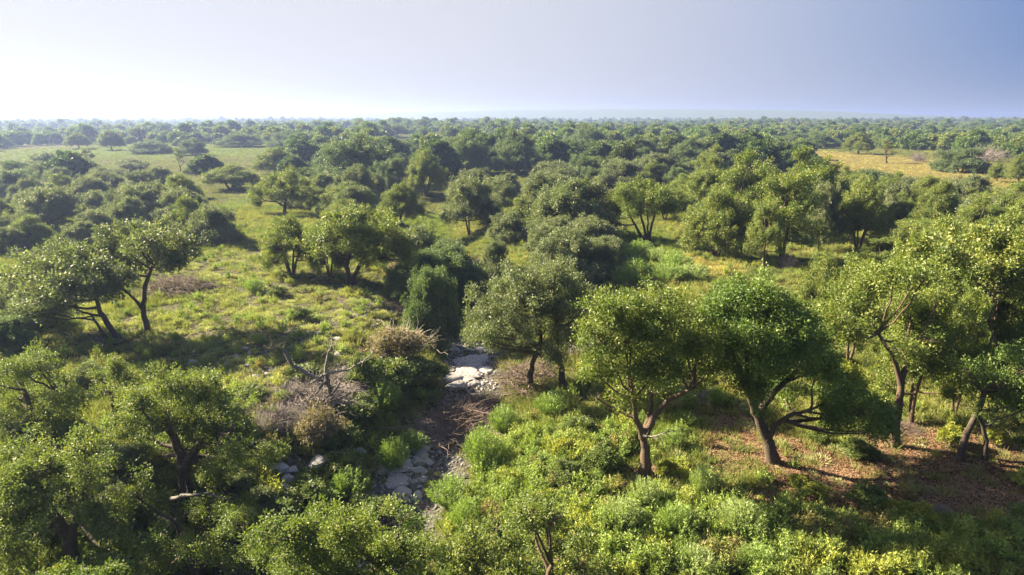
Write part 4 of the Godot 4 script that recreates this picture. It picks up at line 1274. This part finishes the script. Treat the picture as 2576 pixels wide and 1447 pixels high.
func stones() -> void:
	var flat_stones := []
	var blocks := []
	for k in 4:
		flat_stones.append(stone_mesh(900 + k, 0.28, M["stone"]))
		blocks.append(stone_mesh(920 + k, 0.62, M["stone"], 0.45))
	var white := stone_mesh(941, 0.4, M["stone_white"], 0.5)
	rng.seed = 950
	for r in [[998, 1215, 44, "bare limestone slab in the creek bed between two bushes", 0], [1005, 1250, 32, "lower end of the bare limestone slab in the creek", 0], [985, 1185, 26, "upper end of the bare limestone slab in the creek", 0], [1150, 975, 40, "dark edged limestone block at the top of the brush pile", 1], [1178, 962, 30, "rounded limestone block beside the white stones", 1],
		[1165, 912, 44, "flat pale rock sheet highest in the open creek bed", 0], [1205, 905, 36, "flat rock sheet beside the spreading oak's brush pile", 0], [1180, 940, 48, "broad flat rock sheet in the middle of the open creek bed", 0], [1222, 932, 32, "flat rock sheet above the white stones", 0], [1135, 950, 34, "flat rock sheet at the rim of the wide dark leafy bush", 0],
		[1195, 968, 24, "small limestone block between white stones and brush pile", 1], [705, 1175, 28, "grey boulder at the end of the lichen oak's long limb", 1], [735, 1185, 26, "pale boulder next to the grey boulder of the shaded bank", 1], [722, 1205, 24, "boulder under the pair of pale boulders on the shaded bank", 1], [715, 1228, 22, "lowest boulder of the shaded bank", 1], [800, 1165, 38, "large rounded boulder under the tan dry shrub", 1],
		[905, 1135, 22, "narrow pale boulder beside the green creek bush", 1]]:
		var p := ground_at(r[0], r[1])
		var s: float = r[2] * to_depth(p) / FOCAL
		var m: Mesh = flat_stones[rng.randi() % 4] if r[4] == 0 else blocks[rng.randi() % 4]
		var o := part(numbered("boulder"), m, self)
		note(o, r[3], "rock")
		o.transform = Transform3D(Basis(Vector3.UP, rng.randf() * TAU) * Basis.from_scale(Vector3(s, s, s * rng.randf_range(0.7, 1.0))), p + Vector3(0, s * 0.05, 0))
	for k in 14:   # bleached stones
		var p := ground_at(rng.randf_range(1196, 1250), rng.randf_range(960, 985))
		var s := rng.randf_range(0.08, 0.22)
		var o := part(numbered("white_stone"), white, self)
		note(o, "bleached white stone in the pile beside the brush dam", "rock", "white stones in the creek")
		o.transform = Transform3D(Basis(unit(), rng.randf() * TAU).scaled(Vector3.ONE * s), p + Vector3(0, s * 0.3, 0))
	for k in 140:
		var z := [[1040, 1150, 60, 50], [1180, 920, 60, 50], [1180, 900, 50, 40], [1010, 1200, 60, 60], [1100, 1120, 50, 20]][rng.randi() % 5] as Array
		var p := ground_at(z[0] + rng.randf_range(-1, 1) * z[2], z[1] + rng.randf_range(-1, 1) * z[3])
		var s := 0.14 + 0.5 * pow(rng.randf(), 2.0)
		var o := part(numbered("creek_stone"), flat_stones[rng.randi() % 4] if rng.randf() < 0.6 else blocks[rng.randi() % 4], self)
		note(o, "grey limestone lying loose in the dry creek bed", "rock", "loose stones of the creek bed")
		o.transform = Transform3D(Basis(Vector3.UP, rng.randf() * TAU) * Basis(Vector3.RIGHT, rng.randf_range(-0.25, 0.25)) * Basis.from_scale(Vector3(s, s, s * rng.randf_range(0.6, 1.0))), p)
	for k in 140:
		var z := [[770, 870, 90, 40], [270, 908, 70, 18], [40, 1105, 70, 12], [960, 775, 50, 16], [690, 950, 60, 60], [910, 810, 50, 25], [560, 900, 80, 40]][rng.randi() % 7] as Array
		var p := ground_at(z[0] + rng.randf_range(-1, 1) * z[2], z[1] + rng.randf_range(-1, 1) * z[3])
		var s := 0.13 + 0.32 * pow(rng.randf(), 2.0)
		var o := part(numbered("slope_stone"), blocks[rng.randi() % 4] if rng.randf() < 0.6 else flat_stones[rng.randi() % 4], self)
		note(o, "pale stone lying among the grass tufts of the rocky slope", "rock", "stones of the rocky slope")
		o.transform = Transform3D(Basis(Vector3.UP, rng.randf() * TAU) * Basis(Vector3.RIGHT, rng.randf_range(-0.3, 0.3)) * Basis.from_scale(Vector3(s, s, s * rng.randf_range(0.6, 1.0))), p)

func sticks() -> void:
	rng.seed = 1000
	var stick := Tubes.new()
	tube(stick, curve(Vector3(-0.5, 0.03, 0), Vector3(0, 0.09, 0.09), Vector3(0.5, 0.03, 0.02), 8, 0.012), taper(0.03, 0.01, 8), 6, 0.12)
	tube(stick, curve(Vector3(0.05, 0.06, 0.05), Vector3(0.2, 0.1, 0.16), Vector3(0.34, 0.05, 0.2), 4, 0.01), taper(0.015, 0.005, 4), 5)
	var mesh := tube_mesh(stick, M["dead_wood"])
	for r in [[1965, 1180, 40, 1.15, "bleached fallen stick in front of the curved trunk oak"], [2452, 1175, 50, 0.8, "thick bleached log piece beside the crooked oak"], [1785, 1165, 46, 1.5, "upright grey snag stump by the shaded litter"], [2390, 1265, 40, 0.3, "bleached stick leaning on the small heap of pale sticks"], [2270, 1185, 34, 1.2, "thin bleached stick in the middle of the litter slope"], [2080, 1060, 36, 0.9, "thin stick under the hanging boughs"],
		[960, 1080, 110, -0.25, "long grey stick poking out of the creek brush pile"], [1080, 1015, 90, 0.1, "grey branch lying along the top of the creek brush pile"], [1300, 990, 70, -0.5, "pale stick between brush dam and creek oak"], [1500, 1275, 26, 1.0, "thin stick beside the bright yellow shrub"]]:
		var p := ground_at(r[0], r[1])
		var s: float = r[2] * to_depth(p) / FOCAL
		var o := part(numbered("fallen_stick"), mesh, self)
		note(o, r[4], "branch")
		var b := Basis(Vector3.UP, -r[3])
		if r[3] == 1.5:
			b = Basis(Vector3.BACK, 1.45)
		o.transform = Transform3D(b.scaled_local(Vector3(s, s if s < 1.5 else 1.5, s if s < 1.5 else 1.5)), p + (Vector3(0, s * 0.5, 0) if r[3] == 1.5 else Vector3.ZERO))

func in_clearing(x: float, z: float) -> bool:
	var q := to_pixel(Vector3(x, 0, z))
	for e in [[240, 408, 310, 42], [600, 394, 150, 28], [1215, 452, 95, 28], [2330, 436, 270, 58], [1950, 381, 150, 11], [2160, 390, 120, 20], [1010, 365, 45, 30], [560, 425, 120, 30], [610, 530, 55, 100], [1060, 540, 65, 100], [1700, 640, 160, 75], [905, 335, 70, 5], [1690, 345, 20, 4]]:
		if Vector2((q.x - e[0]) / e[2], (q.y - e[1]) / e[3]).length() < 1.0:
			return true
	return false

func woods() -> void:
	rng.seed = 1200
	for k in 4:
		var o := Node3D.new()
		o.name = "oak_tree"
		o.set_meta("called", "oak_tree")
		var h: float = [7.5, 6.5, 8.5, 5.5][k]
		var w: float = [9.5, 9.0, 10.0, 9.0][k]
		var keep := rng.state
		rng.seed = 1300 + k
		var lobes := dome(w, h * [0.22, 0.12, 0.25, 0.1][k], h, 16, 0.6)
		var t := [[[Vector3(0, -0.3, 0), Vector3(0.3, h * 0.3, 0.1), Vector3(0.9, h * 0.55, 0.2)], 0.22], [[Vector3(0.1, -0.3, 0), Vector3(-0.3, h * 0.28, -0.2), Vector3(-1.0, h * 0.52, -0.5)], 0.2]]
		spray_far()
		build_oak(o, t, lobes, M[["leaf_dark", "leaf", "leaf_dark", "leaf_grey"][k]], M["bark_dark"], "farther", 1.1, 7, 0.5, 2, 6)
		protos["wood%d" % k] = [o, w, h]
		rng.state = keep
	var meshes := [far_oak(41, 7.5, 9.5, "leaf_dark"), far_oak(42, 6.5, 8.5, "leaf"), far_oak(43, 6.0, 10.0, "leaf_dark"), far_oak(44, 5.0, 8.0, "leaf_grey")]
	rng.seed = 1400
	var spots := []
	var z := -150.0
	while z > -2400.0:
		var gap := 8.0 * (1.0 + -z / 700.0)
		var x := z * 0.95 - 20.0
		while x < -z * 0.95 + 20.0:
			var px := x + rng.randf_range(-0.5, 0.5) * gap
			var pz := z + rng.randf_range(-0.5, 0.5) * gap
			x += gap
			var n := patch_noise.get_noise_2d(px * 0.16, pz * 0.16)
			if n < -0.22 and rng.randf() < 0.85 or in_clearing(px, pz):
				continue
			if pz > -200.0 and rng.randf() < 0.45:
				continue
			var clear := true
			if pz > -420.0:
				for q in taken:
					if Vector2(px - q.x, pz - q.y).length() < q.z * 0.75 + 2.5:
						clear = false
						break
			if clear:
				spots.append(Vector2(px, pz))
		z -= gap
	spots.sort_custom(func(a, b): return a.y > b.y)
	var places := [[], [], [], []]
	var tints := [PackedColorArray(), PackedColorArray(), PackedColorArray(), PackedColorArray()]
	var singles := 0
	for s in spots:
		var p := Vector3(s.x, height(s.x, s.y), s.y)
		var q := to_pixel(p)
		var k := rng.randi() % 4
		var f := rng.randf_range(0.6, 1.3)
		var flat := rng.randf_range(0.8, 1.1)
		if singles < 100 and q.x > -40 and q.x < 2616 and s.y > -900.0:
			singles += 1
			var label := "dark oak in the woodland behind the small lawn and the wooded rise"
			var group := "oaks of the wooded rise"
			if q.x < 780:
				label = "hazy oak in the scrub woodland around the green meadow"
				group = "oaks around the green meadow"
			elif q.x > 1800:
				label = "dark oak in the woodland behind the golden clearing"
				group = "oaks behind the golden clearing"
			var pr: Array = protos["wood%d" % k]
			var o := copy_of(pr[0], label, "tree", group)
			set_tree(o, p, f, f * flat)
		else:
			places[k].append(Transform3D(Basis(Vector3.UP, rng.randf() * TAU) * Basis.from_scale(Vector3(f, f * flat, f) * (1.0 + minf(0.5, -s.y / 4000.0))), p))
			tints[k].append(Color(1, 1, 1) * rng.randf_range(0.8, 1.15))
	for k in 4:
		scatter("far_woodland", meshes[k], places[k], tints[k], ["far off hazy woodland of tall dark oaks", "far off hazy woodland of mid green oaks", "far off hazy woodland of broad low dark oaks", "far off hazy woodland of small grey green oaks"][k], "woodland")

func spray_far() -> void:
	if not kits.has("farther"):
		spray_kit("farther", 0.34, 0.22, 12, 0.45, false, [Color(0.085, 0.115, 0.03), Color(0.105, 0.13, 0.036), Color(0.065, 0.098, 0.03)])

func ground_cover() -> void:
	var tufts := [tuft_mesh(71, 46, 0.2, 0.34, 0.012), tuft_mesh(72, 56, 0.3, 0.26, 0.012), tuft_mesh(73, 36, 0.16, 0.5, 0.01)]
	var places := [[], [], []]
	var tints := [PackedColorArray(), PackedColorArray(), PackedColorArray()]
	rng.seed = 1500
	for k in 78000:
		var u := rng.randf()
		var z := -lerpf(13.0, 120.0, pow(u, 1.25)) if rng.randf() < 0.86 else -rng.randf_range(100.0, 330.0)
		var x := rng.randf_range(-1, 1) * (-z * 0.82 + 5.0)
		var n := patch_noise.get_noise_2d(x * 7.0, z * 7.0)
		var near := z > -110.0
		if near and n < -0.05 and rng.randf() < 0.75:
			continue
		var d := creek_distance(x, z)
		if d < 2.0 and z > -52.0 and rng.randf() < 0.92 or zone("rubble", x, z) > 0.4 and rng.randf() < 0.6:
			continue
		var litter := zone("litter", x, z) if near else 0.0
		if rng.randf() < litter * 0.86:
			continue
		var tone := Color(0.26, 0.27, 0.085).lerp(Color(0.16, 0.2, 0.06), smoothstep(-0.25, 0.3, patch_noise.get_noise_2d(x * 2.0 + 40.0, z * 2.0)))
		tone = tone.lerp(Color(0.29, 0.27, 0.09), clampf(rng.randf() * 1.6 - 0.9, 0.0, 0.7))
		tone = tone.lerp(Color(0.19, 0.26, 0.055), zone("lush", x, z) * rng.randf_range(0.4, 0.95))
		tone = tone.lerp(Color(0.44, 0.37, 0.14), zone("golden", x, z) * rng.randf_range(0.5, 1.0))
		if near and rng.randf() < zone("slope", x, z) * 0.8:
			continue
		var s := rng.randf_range(0.7, 1.35) * (1.0 + -z / 110.0)
		var i := rng.randi() % 3
		places[i].append(upright(x, z, Vector3(s, minf(s, 1.7) * rng.randf_range(0.7, 1.15), s)))
		tints[i].append(tone * rng.randf_range(0.8, 1.2))
	for i in 3:
		scatter("grass", tufts[i], places[i], tints[i], ["rough green grass tufts covering the slopes and clearings", "low spreading grass cushions covering the slopes", "taller thin grass standing over the slopes"][i], "grass")

	var cp := []
	var ct := PackedColorArray()
	for k in 42000:
		var z := -lerpf(22.0, 110.0, pow(rng.randf(), 1.4))
		var x := rng.randf_range(-1, 0.7) * (-z * 0.82 + 4.0)
		var n := patch_noise.get_noise_2d(x * 9.0, z * 9.0)
		if rng.randf() > 0.06 + 0.62 * zone("slope", x, z) or n < 0.0 or creek_distance(x, z) < 2.4:
			continue
		var s := rng.randf_range(0.5, 1.5)
		cp.append(upright(x, z, Vector3(s, s * rng.randf_range(0.7, 1.1), s * rng.randf_range(0.7, 1.0))))
		var tone := Color(0.42, 0.42, 0.22).lerp(Color(0.28, 0.3, 0.14), rng.randf())
		if rng.randf() < 0.12:
			tone = Color(0.2, 0.19, 0.11)
		ct.append(tone * rng.randf_range(0.8, 1.15))
	scatter("cushion_grass", cushion_mesh(84), cp, ct, "pale rounded grass cushions on the stony slope above the creek", "grass")

	var weeds := [weed_mesh(81, 34), weed_mesh(82, 26)]
	var wp := [[], []]
	var wt := [PackedColorArray(), PackedColorArray()]
	for k in 30000:
		var z := -lerpf(15.0, 95.0, pow(rng.randf(), 1.5))
		var x := rng.randf_range(-1, 1) * (-z * 0.82 + 4.0)
		var dense := zone("weeds", x, z)
		if rng.randf() > 0.14 + 0.8 * dense or z > -52.0 and creek_distance(x, z) < 2.6:
			continue
		if rng.randf() < zone("litter", x, z) * 0.8:
			continue
		var n := patch_noise.get_noise_2d(x * 6.0 + 300.0, z * 6.0)
		var tone := Color(0.26, 0.33, 0.075).lerp(Color(0.17, 0.24, 0.06), rng.randf())
		if n > 0.2:
			tone = tone.lerp(Color(0.34, 0.35, 0.06), rng.randf_range(0.3, 0.9))
		elif n < -0.28:
			tone = tone.lerp(Color(0.24, 0.16, 0.08), rng.randf_range(0.2, 0.8))
		var s := rng.randf_range(0.6, 1.5)
		var i := rng.randi() % 2
		wp[i].append(upright(x, z, Vector3(s, s * rng.randf_range(0.7, 1.2), s)))
		wt[i].append(tone * rng.randf_range(0.85, 1.15))
	for i in 2:
		scatter("weeds", weeds[i], wp[i], wt[i], ["leafy green and yellow weeds crowding the lower slope", "thinner leafy weeds scattered over the slopes"][i], "weeds")

	var lp := []
	var lt := PackedColorArray()
	for k in 9000:
		var z := -lerpf(19.0, 60.0, pow(rng.randf(), 1.3))
		var x := rng.randf_range(-0.8, 1) * (-z * 0.82 + 4.0)
		if rng.randf() > zone("litter", x, z) * 0.95 + 0.06:
			continue
		lp.append(upright(x, z, Vector3.ONE * rng.randf_range(0.7, 1.3)))
		lt.append(Color(0.21, 0.12, 0.075).lerp(Color(0.3, 0.19, 0.11), rng.randf()))
	scatter("leaf_litter", litter_mesh(83), lp, lt, "brown fallen leaves and twig bits under the oaks", "leaf litter")

	var gp := []
	var gt := PackedColorArray()
	var pebble := stone_mesh(990, 0.55, M["stone"], 0.5)
	for k in 60000:
		var z := -rng.randf_range(18.0, 54.0)
		var x := rng.randf_range(-1, 0.4) * (-z * 0.82 + 4.0)
		var d := creek_distance(x, z)
		if rng.randf() > (1.0 - smoothstep(1.6, 3.0, d)) * 0.9 + zone("rubble", x, z) * 0.25:
			continue
		var s := 0.03 + 0.1 * pow(rng.randf(), 3.0)
		gp.append(Transform3D(Basis(unit(), rng.randf() * TAU).scaled(Vector3.ONE * s), Vector3(x, height(x, z) + s * 0.2, z)))
		gt.append(Color(1, 1, 1) * rng.randf_range(0.6, 1.3))
	scatter("gravel", pebble, gp, gt, "loose grey gravel of the creek bed and stony slope", "gravel")
